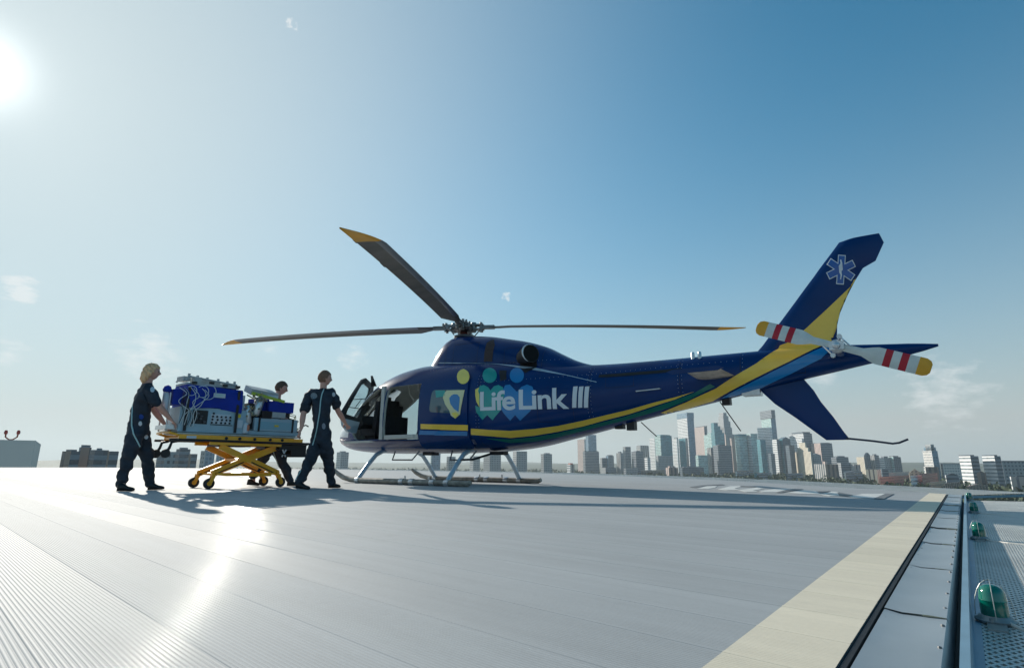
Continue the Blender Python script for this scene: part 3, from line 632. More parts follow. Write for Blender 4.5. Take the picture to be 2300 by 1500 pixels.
def canopy():
    rnd = random.Random(11)
    # masses of distant trees that read as one belt
    V = []; F = []
    for k in range(7500):
        px = rnd.uniform(-250, 2550)
        if 90 < px < 1230: D = rnd.choice([rnd.uniform(500, 1200), rnd.uniform(1200, 3000)])
        else: D = rnd.choice([rnd.uniform(520, 1000), rnd.uniform(900, 1700), rnd.uniform(1400, 2600)])
        v = pxray(px, 1045); h = Vector((v.x, v.y, 0)).normalized() * D
        r_ = rnd.uniform(4, 9); n = 9 if D > 1200 else 22
        foliage(V, F, (h.x, h.y, GZ + r_ * .9), r_, r_ * .85, n, r_ * (.42 if D > 1200 else .30), rnd)
    me = bpy.data.meshes.new('tree_belt'); me.from_pydata([tuple(v) for v in V], [], F); o = link('tree_belt', me, M_leaf)
    tag(o, 'belt of many distant trees between the deck and the skyline', 'tree belt', kind='stuff')
    # single trees large enough to tell apart
    T = [(2152, 1079, 700, 9, 'round green tree above the third green lamp, by the white house'), (2183, 1096, 640, 6, 'green tree right of the low brownish brick house'), (2210, 1098, 600, 7, 'light green tree beside the low brown shed'),
         (2250, 1093, 620, 7, 'dark tree left of the pale house at the right border'), (2282, 1097, 580, 6, 'rightmost single tree above the wire net'), (1950, 1083, 900, 8, 'tree below the cream low house'),
         (1925, 1079, 950, 7, 'tree left of the cream low house'), (2020, 1088, 850, 6, 'tree in front of the long red brick mill'), (1892, 1077, 980, 8, 'tree right of the foot of the brown brick tower'),
         (1700, 1070, 1000, 8, 'tree below the right pale glass slab'), (1605, 1065, 1050, 8, 'tree below the dark ribbed blocks'), (1740, 1073, 1000, 7, 'tree below the striped tower'), (1800, 1075, 980, 7, 'tree at the foot of the cream stone tower'),
         (300, 1040, 520, 7, 'tree behind the gap between the walking legs of the blonde woman'), (110, 1040, 480, 7, 'tree between the plant building and the brick cluster'), (1255, 1052, 1100, 8, 'tree right of the lone squat tower')]
    for i, (px, py, D, r_, lab) in enumerate(T):
        v = pxray(px, 1045); h = Vector((v.x, v.y, 0)).normalized() * D
        o = empty('tree', loc=(h.x, h.y, GZ)); tag(o, lab, 'tree', 'single trees before the skyline')
        V = []; F = []
        for q in range(6):
            foliage(V, F, (rnd.uniform(-.5, .5) * r_, rnd.uniform(-.5, .5) * r_, r_ * (1.0 + rnd.uniform(-.2, .6))), r_ * .6, r_ * .55, 130, r_ * .12, rnd)
        me = bpy.data.meshes.new('crown'); me.from_pydata([tuple(v) for v in V], [], F); link('crown', me, M_leaf, o)
        b = MB(); b.tube([(0, 0, 0), (.2, 0, r_ * .5), (0, .2, r_)], r_ * .07, 8, r2=r_ * .04)
        for a in range(4): b.tube([(0, 0, r_ * .6), (math.cos(a * 1.6) * r_ * .4, math.sin(a * 1.6) * r_ * .4, r_ * 1.1)], r_ * .03, 6, r2=r_ * .01)
        b.build('trunk', M_bark, o)
canopy()
def far_beacon():
    o = empty('rooftop_beacon', loc=at_dist(24, 988, 78)); tag(o, 'small orange curved rooftop beacon bracket at the left border', 'beacon')
    b = MB(); b.tube([(-.65, 0, .75), (-.6, 0, .3), (-.2, 0, .05), (.2, 0, .05), (.6, 0, .3), (.65, 0, .75)], .07, 8); b.build('bracket', pm('weathered orange', (.5, .16, .1), .6), o)
    b = MB(); b.lathe([(.14, 0), (.16, .2), (.1, .4)], (-.65, 0, .6)); b.build('lamp', pm('dull red lamp', (.5, .08, .06), .4), o)
    b = MB(); b.lathe([(.14, 0), (.16, .2), (.1, .4)], (.65, 0, .6)); b.build('lamp', pm('dull red lamp', (.5, .08, .06), .4), o)
far_beacon()

# ================================================================== HELICOPTER
HX, HY, YAW = -.977, 10.969, 2.526
HM = Matrix.Translation((HX, HY, 0)) @ Matrix.Rotation(YAW, 4, 'Z'); HI = HM.inverted()
H_CAM = HI @ CAM
def hray(px, py): return (HI.to_3x3() @ pxray(px, py)).normalized()
def hpl(px, py, y=0.):        # point of the helicopter's own plane y = const seen at a photo pixel
    d = hray(px, py); return H_CAM + d * ((y - H_CAM.y) / d.y)
M_navy = pm('navy gloss paint', (.0, .032, .140), .25, 0, var=.12, scale=1.2, coat=.2, spec=.18, bump=.02, bscale=3)
M_yel = pm('yellow gloss paint', (.98, .61, .07), .3, coat=.6, var=.05)
M_grn = pm('green livery film', (.0, .16, .12), .3, coat=.6)
M_teal = pm('teal livery film', (.0, .33, .30), .3, coat=.6, var=.05)
M_lblue = pm('light blue livery film', (.0, .20, .50), .3, coat=.6, var=.05)
M_let = pm('white lettering film', (.72, .75, .78), .35, coat=.4)
M_yel2 = pm('pale yellow film', (.86, .72, .14), .35, coat=.4, var=.1)
M_pale = pm('pale translucent yellow film', (.72, .72, .42), .35, coat=.4)
M_int = pm('light grey cabin trim', (.52, .52, .48), .6, var=.1)
M_seat = pm('black seat cloth', (.015, .015, .018), .8, var=.3, scale=10, bump=.3)
M_dk = pm('black rubber trim', (.012, .012, .014), .45)
M_glass = pm('tinted perspex', (.55, .68, .72), .03, trans=.92, ior=1.2)
M_wglass = pm('reflective cabin window', (.04, .10, .13), .06, coat=1.)
M_sil = pm('bare metal', (.62, .63, .64), .35, .85, var=.15, scale=20)
M_steel = pm('dark steel', (.12, .12, .13), .4, .7, var=.2, scale=20)
M_skid = pm('silver blue skid paint', (.42, .52, .60), .35, .35, var=.15, scale=12)
M_skidw = pm('worn pale skid tube', (.30, .27, .23), .5, .3, var=.4, scale=9)
M_plum = pm('purple grey sill paint', (.10, .10, .17), .35, coat=.5)
M_blade = pm('dark grey blade skin', (.13, .118, .105), .5, var=.25, scale=2.2, stretch=(.4, 3, 3))
M_bladel = pm('blade leading edge metal', (.30, .32, .34), .35, .6, var=.15, scale=3)
M_tip = pm('orange yellow tip paint', (.80, .38, .03), .45, var=.12, scale=4)
M_redp = pm('red blade paint', (.48, .012, .03), .4, var=.1)
M_whp = pm('white blade paint', (.66, .69, .66), .45, var=.12, scale=6)

ST = [(-7.55, 1.795, 1.825, .012, 1.81, 2.0), (-7.3, 1.73, 1.86, .05, 1.795, 2.0), (-7.0, 1.68, 1.885, .09, 1.79, 2.0), (-6.5, 1.59, 1.93, .14, 1.76, 2.0), (-6.0, 1.50, 1.955, .18, 1.73, 2.1), (-5.4, 1.38, 1.96, .23, 1.67, 2.2),
      (-4.8, 1.26, 1.965, .28, 1.61, 2.2), (-4.2, 1.15, 1.97, .32, 1.56, 2.2), (-3.6, 1.03, 1.98, .37, 1.50, 2.2), (-3.0, .90, 2.0, .45, 1.45, 2.3), (-2.4, .78, 2.08, .56, 1.38, 2.4), (-1.8, .67, 2.17, .68, 1.30, 2.6),
      (-1.2, .61, 2.24, .77, 1.24, 2.9), (-.6, .58, 2.28, .81, 1.22, 3.1), (0., .57, 2.30, .82, 1.2, 3.2), (.6, .57, 2.30, .82, 1.2, 3.2), (1.1, .57, 2.26, .81, 1.2, 3.1), (1.6, .57, 2.16, .79, 1.15, 2.9), (2.0, .58, 2.01, .75, 1.1, 2.7),
      (2.3, .59, 1.83, .70, 1.05, 2.5), (2.6, .61, 1.58, .63, 1.0, 2.4), (2.9, .64, 1.34, .53, .96, 2.3), (3.15, .69, 1.20, .40, .93, 2.2), (3.33, .76, 1.08, .24, .92, 2.1), (3.44, .86, .98, .08, .92, 2.0), (3.46, .90, .94, .02, .92, 2.0)]
ST.sort()
def pchip(x, y, q):
    x = np.array(x, float); y = np.array(y, float); h = np.diff(x); d = np.diff(y) / h; m = np.zeros(len(x))
    for i in range(1, len(x) - 1):
        if d[i - 1] * d[i] > 0: w1 = 2 * h[i] + h[i - 1]; w2 = h[i] + 2 * h[i - 1]; m[i] = (w1 + w2) / (w1 / d[i - 1] + w2 / d[i])
    m[0] = d[0]; m[-1] = d[-1]
    i = np.clip(np.searchsorted(x, q) - 1, 0, len(h) - 1); t = (q - x[i]) / h[i]
    return (2 * t**3 - 3 * t**2 + 1) * y[i] + (t**3 - 2 * t**2 + t) * h[i] * m[i] + (-2 * t**3 + 3 * t**2) * y[i + 1] + (t**3 - t**2) * h[i] * m[i + 1]
def loft(st, xs, K=48, shrink=0., yc=0.):
    st = sorted(st); cols = list(zip(*st)); bm = bmesh.new(); rows = []
    P = [pchip(cols[0], c, np.array(xs)) for c in cols[1:]]
    for i, x in enumerate(xs):
        zb, zt, w, zw, n = [float(p[i]) for p in P]
        zb += shrink; zt -= shrink; w = max(.01, w - shrink); row = []
        for k in range(K):
            a = 2 * math.pi * (k + .5) / K; ca, sa = math.cos(a), math.sin(a); e = 2 / n
            y = w * math.copysign(abs(ca) ** e, ca); z = zw + ((zt - zw) if sa > 0 else (zw - zb)) * math.copysign(abs(sa) ** e, sa)
            row.append(bm.verts.new((x, y + yc, z)))
        rows.append(row)
    for i in range(len(rows) - 1):
        for k in range(K): bm.faces.new((rows[i][k], rows[i][(k + 1) % K], rows[i + 1][(k + 1) % K], rows[i + 1][k]))
    bm.faces.new(rows[0][::-1]); bm.faces.new(rows[-1])
    bmesh.ops.recalc_face_normals(bm, faces=bm.faces)
    return bm
xs = list(np.arange(-7.55, -3.0, .15)) + list(np.arange(-3.0, 2.8, .1)) + list(np.arange(2.8, 3.3, .05)) + [3.3, 3.34, 3.38, 3.41, 3.435, 3.452, 3.46]
CW = [(-3.35, 1.75, 1.93, .20, 1.8, 2.2), (-2.9, 1.75, 2.01, .28, 1.8, 2.2), (-2.6, 1.75, 2.11, .32, 1.85, 2.3), (-2.3, 1.75, 2.26, .36, 1.95, 2.4), (-2.0, 1.75, 2.42, .40, 2.0, 2.5), (-1.6, 1.75, 2.56, .44, 2.05, 2.7), (-1.2, 1.75, 2.66, .47, 2.1, 2.8), (-.8, 1.75, 2.75, .49, 2.1, 3.0),
      (-.3, 1.75, 2.82, .49, 2.1, 3.0), (.0, 1.75, 2.84, .48, 2.1, 3.0), (.2, 1.75, 2.80, .46, 2.1, 2.8), (.38, 1.75, 2.66, .42, 2.1, 2.6), (.55, 1.75, 2.48, .36, 2.05, 2.4), (.75, 1.75, 2.33, .27, 2.0, 2.2), (.95, 1.75, 2.24, .12, 2.0, 2.0)]
body_bm = loft(ST, xs); BV = BVHTree.FromBMesh(body_bm)
cowl_bm = loft(CW, list(np.arange(-3.3, .95, .07)) + [.95], K=40); BVC = BVHTree.FromBMesh(cowl_bm)

def boolean(obj, other, op='DIFFERENCE'):
    m = obj.modifiers.new('b', 'BOOLEAN'); m.operation = op; m.solver = 'EXACT'; m.object = other
    bpy.context.view_layer.update()
    me = bpy.data.meshes.new_from_object(obj.evaluated_get(bpy.context.evaluated_depsgraph_get()))
    obj.modifiers.clear(); old = obj.data; obj.data = me; bpy.data.meshes.remove(old)
    bpy.data.objects.remove(other)
def rounded(poly, r=.06, n=4):
    out = []; k = len(poly)
    for i in range(k):
        p, c, q = Vector(poly[i - 1]), Vector(poly[i]), Vector(poly[(i + 1) % k])
        a = (p - c); b = (q - c); ra = min(r, a.length * .45, b.length * .45); a.normalize(); b.normalize()
        for j in range(n + 1):
            t = j / n; out.append(tuple((c + a * ra) * (1 - t) ** 2 + c * 2 * t * (1 - t) + (c + b * ra) * t * t))
    return out
def hit(x, z, side=1, bv=None, dflt=None):
    best = None
    for b in (bv or (BV, BVC)):
        r = b.ray_cast(Vector((x, 3. * side, z)), Vector((0, -side, 0)))
        if r[0] is not None and r[0].y * side > -.05 and (best is None or r[0].y * side > best[0].y * side): best = r
    return best
def drape(poly, off, name, mat, parent, thick=0., side=1, step=.045, bv=None, smooth=30):
    """2-D (x,z) outline(s) laid onto the hull: cut into a fine grid, pushed onto the surface, lifted by off"""
    polys = poly if isinstance(poly[0][0], (tuple, list, Vector)) else [poly]
    bm = bmesh.new()
    for p in polys:
        try: bm.faces.new([bm.verts.new((q[0], 0, q[1])) for q in p])
        except ValueError: pass
    drape_bm(bm, off, step, side, bv)
    return finish(bm, name, mat, parent, thick, smooth, side)
def drape_bm(bm, off, step, side, bv):
    if len(bm.faces) and max(len(f.verts) for f in bm.faces) > 4: bmesh.ops.triangulate(bm, faces=[f for f in bm.faces if len(f.verts) > 4], ngon_method='EAR_CLIP')
    X = [v.co.x for v in bm.verts]; Z = [v.co.z for v in bm.verts]
    for lo, hi, nrm in ((min(X), max(X), (1, 0, 0)), (min(Z), max(Z), (0, 0, 1))):
        q = math.ceil(lo / step) * step
        while q < hi:
            bmesh.ops.bisect_plane(bm, geom=bm.verts[:] + bm.edges[:] + bm.faces[:], plane_co=Vector(nrm) * q, plane_no=nrm, dist=1e-5); q += step
    bmesh.ops.remove_doubles(bm, verts=bm.verts, dist=1e-4)
    for v in bm.verts:
        h = hit(v.co.x, v.co.z, side, bv)
        if h is None:
            for dz in (.02, -.02, .05, -.05, .09, -.09, .14, -.14):
                h = hit(v.co.x, v.co.z + dz, side, bv)
                if h is not None: break
        if h is not None:
            n = h[1]; n = n if n.y * side > 0 else -n
            v.co = Vector((v.co.x, h[0].y, h[0].z)) + n * off
def finish(bm, name, mat, parent, thick, smooth, side=1):
    bm.normal_update()
    for f in bm.faces:
        if f.normal.y * side < 0: f.normal_flip()
    if thick:
        g = bmesh.ops.extrude_face_region(bm, geom=bm.faces[:])
        bm.normal_update()
        vs = [v for v in g['geom'] if isinstance(v, bmesh.types.BMVert)]
        orig = {v: None for v in vs}
        for v in vs: v.co += Vector((0, -side, 0)) * thick
        bmesh.ops.recalc_face_normals(bm, faces=bm.faces)
    return bm_obj(name, bm, mat, parent, smooth, normals=bool(thick))
def surf(px, py, bv=None):      # hull point seen at a photo pixel, in helicopter coordinates
    d = hray(px, py); best = None
    for b in (bv or (BV, BVC)):
        r = b.ray_cast(H_CAM, d)
        if r[0] is not None and (best is None or r[3] < best[1]): best = (r[0], r[3])
    return best[0] if best else hpl(px, py, .1)
def sp(pts, bv=None): return [(surf(*p, bv).x, surf(*p, bv).z) for p in pts]

def helicopter():
    root = empty('helicopter', HM); tag(root, 'navy blue helicopter with yellow and green stripes standing on skids', 'helicopter')
    # ---- hull with hollow cabin
    me = bpy.data.meshes.new('fuselage'); body_bm.to_mesh(me); hull = link('fuselage', me, [M_navy, M_int])
    for p in hull.data.polygons: p.material_index = 0
    inn = loft(ST, list(np.arange(-.9, 2.8, .15)) + [2.8], K=32, shrink=.055)
    for v in inn.verts:
        v.co.z = max(v.co.z, .80)
    me2 = bpy.data.meshes.new('c'); inn.to_mesh(me2); inn.free(); cav = link('c', me2, [M_navy, M_int])
    for p in cav.data.polygons: p.material_index = 1
    boolean(hull, cav)
    DOOR = rounded([(1.32, 1.86), (1.36, .82), (.34, .82), (.30, 1.86)], .09)
    CREW = rounded([(1.46, 1.86), (1.80, 1.86), (2.42, 1.46), (2.52, 1.14), (2.34, .84), (1.46, .84)], .07)
    WSH = rounded([(2.02, 1.90), (2.20, 1.80), (2.86, 1.33), (2.66, 1.26), (2.56, 1.38)], .03)
    def pr(poly, y0, y1):
        b = MB(); b.prism(poly, (y0, y1), lambda a, c, e: (a, e, c)); o = b.build('c', [M_int]); return o
    boolean(hull, pr(DOOR, .2, 1.3)); boolean(hull, pr(CREW, .2, 1.3))
    FW = rounded([(1.30, 1.82), (1.34, 1.12), (.38, 1.12), (.34, 1.82)], .12)
    FC_ = rounded([(1.46, 1.82), (1.80, 1.82), (2.38, 1.44), (2.44, 1.12), (2.3, .88), (1.46, .88)], .08)
    boolean(hull, pr(FW, -1.3, -.2)); boolean(hull, pr(FC_, -1.3, -.2))
    # windshield: two panes each side of a centre post
    for s in (1, -1):
        b = MB(); wp = [(2.0, 2.3), (2.0, 1.93), (2.2, 1.80), (2.52, 1.52), (2.62, 1.30), (3.0, 1.25), (3.2, 1.5), (2.4, 2.3)]
        b.prism(wp, (.035 * s, .60 * s), lambda a, c, e: (a, e, c)); boolean(hull, b.build('c', [M_int]))
    me = hull.data
    me.shade_smooth(); me.set_sharp_from_angle(angle=R(32)); hull.parent = root
    idx = []
    for p in me.polygons:     # inside faces get trim, outside keeps paint
        r = BV.find_nearest(p.center)
        idx.append(1 if r[3] is not None and r[3] > .006 else 0)
    me.materials.clear(); me.materials.append(M_navy); me.materials.append(M_int); me.polygons.foreach_set('material_index', idx)
    def pane(poly, side, name='window', m=M_glass): return drape(poly, -.012, name, m, root, thick=.006, side=side, bv=(BV,))
    pane(FW, -1); pane(FC_, -1)
    # windshield glass (lofted slightly inside the hull line)
    for s in (1, -1):
        bm = bmesh.new(); g = {}
        X = np.linspace(2.0, 2.98, 12); Y = np.linspace(.03, .6, 9)
        for i, x in enumerate(X):
            for j, y in enumerate(Y):
                r = BV.ray_cast(Vector((x, y * s, 4)), Vector((0, 0, -1)))
                if r[0] is not None and r[0].z > 1.24: g[i, j] = bm.verts.new(r[0] - r[1] * .012)
        for i in range(11):
            for j in range(8):
                q = [(i, j), (i + 1, j), (i + 1, j + 1), (i, j + 1)]
                if all(k in g for k in q): bm.faces.new([g[k] for k in q])
        bm_obj('windshield', bm, M_glass, root, 60)
    # ---- cowling
    me = bpy.data.meshes.new('engine_cowling'); cowl_bm.to_mesh(me); link('engine_cowling', me, M_navy, root, 50)
    drape([hpt(p) for p in ((1087, 812), (1094, 770), (1110, 762), (1112, 775), (1106, 812))], .006, 'intake_grille', pm('brown intake mesh', (.05, .035, .035), .7, bump=.6, bscale=60), root, bv=(BVC,))
    # seam lines on the hull
    def line(pts, w, name, m, off=.005):
        P = sp(pts); out = []
        up = [(x, z + w / 2) for x, z in P]; dn = [(x, z - w / 2) for x, z in P][::-1]
        return drape(up + dn, off, name, m, root, step=.1)
    line([(985, 815), (1050, 816), (1120, 818), (1200, 826), (1270, 842), (1340, 858)], .012, 'deck_seam', M_skid)
    line([(1345, 845), (1400, 841), (1480, 835), (1530, 830)], .05, 'boom_recess', M_dk)
    M_seam = pm('panel seam shadow gap', (.0, .006, .03), .6)
    def vline(x, z0, z1, w=.007): drape([(x - w / 2, z0), (x + w / 2, z0), (x + w / 2, z1), (x - w / 2, z1)], .003, 'panel_seam', M_seam, root, step=.06, bv=(BV, BVC))
    def hatch(x0, x1, z0, z1, w=.006):
        for p in ([(x0, z0), (x1, z0), (x1, z0 + w), (x0, z0 + w)], [(x0, z1), (x1, z1), (x1, z1 + w), (x0, z1 + w)], [(x0, z0), (x0 + w, z0), (x0 + w, z1), (x0, z1)], [(x1, z0), (x1 + w, z0), (x1 + w, z1), (x1, z1)]):
            drape(p, .003, 'panel_seam', M_seam, root, step=.06, bv=(BV, BVC))
    for x, a_, b_ in ((-1.02, .68, 2.05), (-3.02, .95, 1.92), (-4.45, 1.24, 1.93), (-5.3, 1.4, 1.93), (-2.1, 1.9, 2.3), (-.95, 2.14, 2.66), (.05, 2.16, 2.75)): vline(x, a_, b_)
    for h in ((-2.75, -2.15, 1.05, 1.25), (-1.95, -1.35, 2.12, 2.40), (-.75, -.15, 2.2, 2.6), (-3.75, -3.3, 1.55, 1.72), (1.55, 2.0, 1.95, 2.02), (-6.1, -5.9, 1.58, 1.70)): hatch(*h)
    rv = MB(); rnd = random.Random(6)
    def rivet(x, z, bv=(BV, BVC)):
        h = hit(x, z, 1, bv)
        if h is not None and abs(h[1].y) > .15: rv.lathe([(.0042, -.001), (.0042, .0012), (.002, .0022)], h[0], h[1] if h[1].y > 0 else -h[1], 6)
    for x in (-1.05, -.99, -3.05, -2.99, -4.48, -4.42, -5.33): 
        for z in np.arange(1.0, 1.95, .06): rivet(x, float(z))
    for x in np.arange(-5.2, -1.1, .08): rivet(float(x), 1.80 + .02 * math.sin(x)); 
    for x in np.arange(-2.6, .3, .07): rivet(float(x), 2.12)
    rv.build('rivets', M_sil, root)['kind'] = 'stuff'
    # antennas and small fittings
    def wire(pts, r, name, m=M_dk): b = MB(); b.tube(pts, r, 6); return b.build(name, m, root)
    a = hpl(846, 862, .35); b_ = hpl(838, 838, .35); b = MB(); b.prism([(0, 0), (.16, 0), (.20, .24), (.15, .24)], (-.008, .008), lambda p, q, e: (a.x + .1 - p * -1 - .1, .35 + e, a.z - .05 + q)); b.build('blade_antenna', M_dk, root)
    wire([hpl(1440, 948, 0), hpl(1475, 980, 0)], .008, 'whip_antenna'); wire([hpl(1617, 902, 0), hpl(1664, 968, 0)], .008, 'whip_antenna')
    for px0, px1, py0, py1 in ((1384, 1402, 955, 963), (1410, 1428, 946, 966)):
        p, q = hpl(px0, py0, 0), hpl(px1, py1, 0); b = MB(); b.bb(p.x, q.x, -.06, .06, q.z, p.z + .1); b.build('belly_antenna', M_dk, root, bevel=.01)
    p = hpl(1690, 884, 0); b = MB(); b.bb(p.x - .12, p.x + .12, -.1, .1, p.z - .03, p.z + .08); b.build('navigation_antenna', M_sil, root, bevel=.02)
    p = hpl(1632, 905, 0); b = MB(); b.bb(p.x - .06, p.x + .05, -.06, .06, p.z - .03, p.z + .08); b.build('belly_antenna', M_dk, root, bevel=.01)
    # handle line on boom
    hd = sp([(1430, 879), (1484, 873)]); p, q = [Vector((x, hit(x, z)[0].y + .03, z)) for x, z in hd]
    wire([p - Vector((0, .03, 0)), p, q, q - Vector((0, .03, 0))], .010, 'grab_rail', M_sil)
    # ---- exhaust
    e = surf(1182, 800); ax = Vector((-.85, .50, .12)).normalized()
    b = MB(); c = e - ax * .12
    b.lathe([(.14, 0), (.155, .22), (.163, .30), (.15, .30), (.14, .2), (.12, .05)], c, ax, 28); b.build('exhaust_duct', M_dk, root, smooth=40)
    b = MB(); u_ = (Vector((0, .3, 1)) - ax * Vector((0, .3, 1)).dot(ax)).normalized(); w_ = ax.cross(u_); EX0 = -.5 if w_.x > 0 else -2.5; b.tube([c + ax * .30 + (u_ * math.cos(t) + w_ * math.sin(t)) * .160 for t in np.linspace(EX0, EX0 + 3.0, 20)], [.004 + .011 * math.sin(math.pi * i / 19) for i in range(20)], 8); b.build('exhaust_rim', M_sil, root, smooth=40)
    b = MB(); b.lathe([(.152, .285), (.15, .303)], c, ax, 28); b.build('exhaust_mouth', pm('dark opening black', (.004, .004, .004), .9), root)  # black disc paints the dark of the open duct
    drape([hpt(p) for p in ((1160, 800), (1172, 780), (1190, 778), (1206, 800), (1204, 826), (1180, 838), (1168, 825))], .005, 'heat_shield', pm('near black panel', (.01, .01, .012), .6), root, bv=(BV, BVC))  # near black patch around the exhaust
    drape(sp([(1122, 832), (1138, 832), (1138, 852), (1124, 856)]), .004, 'air_vent', M_dk, root)
    # ---- fin
    def airfoil_surface(levels, name, mats, thick=.11, vert=True, parent=root):
        bm = bmesh.new(); rows = []
        for (t, l, tr, *k) in levels:
            row = []; ch = l - tr; th = thick * (k[0] if k else 1)
            for s in (1, -1):
                for u in (np.linspace(0, 1, 9) if s > 0 else np.linspace(1, 0, 9)[1:-1]):
                    w = th * ch * (1.48 * math.sqrt(u) - .63 * u - 1.76 * u * u + 1.42 * u**3 - .51 * u**4) * s
                    xx = l - ch * u
                    row.append(bm.verts.new((xx, w, t) if vert else (xx, t, w)))
            rows.append(row)
        n = len(rows[0])
        for i in range(len(rows) - 1):
            for k in range(n): bm.faces.new((rows[i][k], rows[i][(k + 1) % n], rows[i + 1][(k + 1) % n], rows[i + 1][k]))
        bm.faces.new(rows[0]); bm.faces.new(rows[-1][::-1]); bmesh.ops.recalc_face_normals(bm, faces=bm.faces); return bm
    finL = [(1.80, -5.38, -6.62), (1.96, -5.50, -6.55), (2.03, -5.57, -6.50), (2.2, -5.71, -6.52), (2.36, -5.85, -6.57), (2.6, -6.05, -6.69), (2.77, -6.19, -6.79), (2.93, -6.325, -6.90), (3.00, -6.38, -7.05), (3.23, -6.575, -7.17), (3.345, -6.67, -7.14), (3.37, -6.80, -7.13, .7)]
    fb = airfoil_surface(finL, 'f', None); BVF = BVHTree.FromBMesh(fb)
    fin = bm_obj('tail_fin', fb, M_navy, root, 45)
    def fp(p): q = H_CAM + hray(*p) * BVF.ray_cast(H_CAM, hray(*p))[3] if BVF.ray_cast(H_CAM, hray(*p))[0] is not None else hpl(*p, .03); return (q.x, q.z)
    AFT = (BV, BVF)
    def ap(p):
        best = None
        for b in AFT:
            r = b.ray_cast(H_CAM, hray(*p))
            if r[0] is not None and (best is None or r[3] < best[1]): best = (r[0], r[3])
        q = best[0] if best else hpl(*p, .04); return (q.x, q.z)
    # lower fin with tail skid
    lfL = [(1.60, -5.35, -5.98), (1.50, -5.42, -6.06), (1.36, -5.52, -6.15), (1.2, -5.66, -6.22), (1.0, -5.90, -6.34), (.8, -6.12, -6.44), (.70, -6.23, -6.50)]
    bm_obj('ventral_fin', airfoil_surface(lfL, 'v', None, .08), M_navy, root, 45)
    wire([hpl(1900, 984, 0), hpl(1960, 990, 0), hpl(2005, 996, 0), hpl(2020, 994, 0), hpl(2040, 986, 0)], .014, 'tail_skid', pm('dark tail skid', (.03, .04, .07), .4))
    # stabiliser
    for s in (1, -1):
        lv = [(s * y, -4.66 - .10 * abs(y), -5.22, 1) for y in (.15, .6, 1.05)]
        sb = airfoil_surface(lv, 's', None, .10, vert=False)
        for v in sb.verts: v.co.z += 1.60
        o = bm_obj('stabiliser', sb, [M_navy, pm('deck reflection underside', (.50, .42, .36), .5, var=.5, scale=8)], root, 45)  # tan underside paints in light reflected from the deck
        for p_ in o.data.polygons:
            if p_.normal.z < -.5: p_.material_index = 1
        b = MB(); b.prism([(-4.52, .0), (-4.62, .03), (-5.22, .03), (-5.28, .0), (-5.2, -.03), (-4.6, -.03)], (s * 1.05, s * 1.07), lambda p, q, e: (p, e, q + 1.60)); b.build('stabiliser_tip', M_navy, o, bevel=.004)
    for dx in (0, -.10):
        b = MB(); b.lathe([(.028, 0), (.028, .10), (.02, .12)], (-4.62 + dx, .14, 1.90), n=12); b.build('light_can', M_sil, root, smooth=40)
    # ---- paint on hull and fin
    def dr(pts, name, m, off=.007, step=.045, bv=None, f=None): return drape([ap(p) for p in pts], off, name, m, root, step=step, bv=AFT)
    dr([(1484, 926), (1542, 902), (1608, 872), (1646, 847), (1698, 817), (1723, 805), (1742, 790), (1752, 776), (1768, 770), (1800, 752), (1840, 748), (1866, 758), (1868, 766), (1856, 774), (1840, 780), (1775, 811), (1688, 853), (1601, 900), (1540, 919), (1500, 929)], 'yellow_swoosh', M_yel, .009, .04)
    drape([fp(p) for p in ((1768, 770), (1809, 739), (1862, 690), (1925, 628), (1917, 648), (1900, 682), (1880, 720), (1874, 740), (1871, 758), (1840, 768), (1790, 776))], .007, 'fin_flash', M_yel, root, bv=(BVF,))
    dr([(1619, 894), (1688, 858), (1775, 815), (1830, 788), (1862, 776), (1870, 782), (1844, 806), (1775, 840), (1705, 873), (1640, 891)], 'blue_stripe', M_lblue)
    Y1 = [(1058, 962), (1100, 965), (1147, 967), (1200, 963), (1253, 956), (1310, 944), (1360, 932), (1415, 919), (1467, 904), (1515, 892), (1560, 879)]
    Y2 = [(1515, 897), (1467, 912), (1415, 929), (1360, 943), (1310, 957), (1253, 969), (1200, 978), (1147, 983), (1100, 979), (1058, 976)]
    drape(sp(Y1 + Y2, (BV,)), .004, 'yellow_stripe', M_yel, root, bv=(BV,))
    drape(sp([(1090, 984), (1147, 986), (1200, 981), (1253, 972), (1307, 959), (1400, 936), (1455, 919), (1500, 904), (1560, 882), (1595, 862), (1606, 868), (1550, 896), (1500, 916), (1413, 941), (1307, 968), (1253, 982), (1200, 991), (1147, 994)], (BV,)), .004, 'green_stripe', M_grn, root, bv=(BV,))
    drape([[fp(p) for p in q] for q in starpoly(1889, 606, 33, 8.6)], .006, 'medical_star', M_let, root, bv=(BVF,), step=.03)
    st = drape([[fp(p) for p in q] for q in starpoly(1889, 606, 31, 6.8)], .009, 'medical_star_fill', pm('star blue', (.02, .10, .36), .3, coat=.5), root, bv=(BVF,), step=.03)
    drape([fp(p) for p in ((1887, 584), (1890, 584), (1892, 592), (1888, 598), (1893, 606), (1888, 612), (1891, 618), (1889, 628), (1887, 628), (1888, 618), (1885, 612), (1889, 606), (1884, 598), (1888, 592))], .012, 'staff_emblem', M_let, root, bv=(BVF,), step=.03)
    # ---- sliding cabin door (slid back) with window and stripes
    SD = rounded([(.34, 1.90), (.36, .66), (-.84, .66), (-.80, 1.90)], .10)
    door = drape(SD, .034, 'sliding_door', M_navy, root, thick=.032, bv=(BV,))
    WN = rounded([ (.02, 1.70), (-.70, 1.67), (-.62, 1.32), (-.50, 1.25), (.07, 1.30)], .08)
    drape(WN, .037, 'door_window', M_wglass, door, bv=(BV,))
    def dd(pts, name, m, off=.040): return drape(sp(pts, (BV,)), off, name, m, door, bv=(BV,))
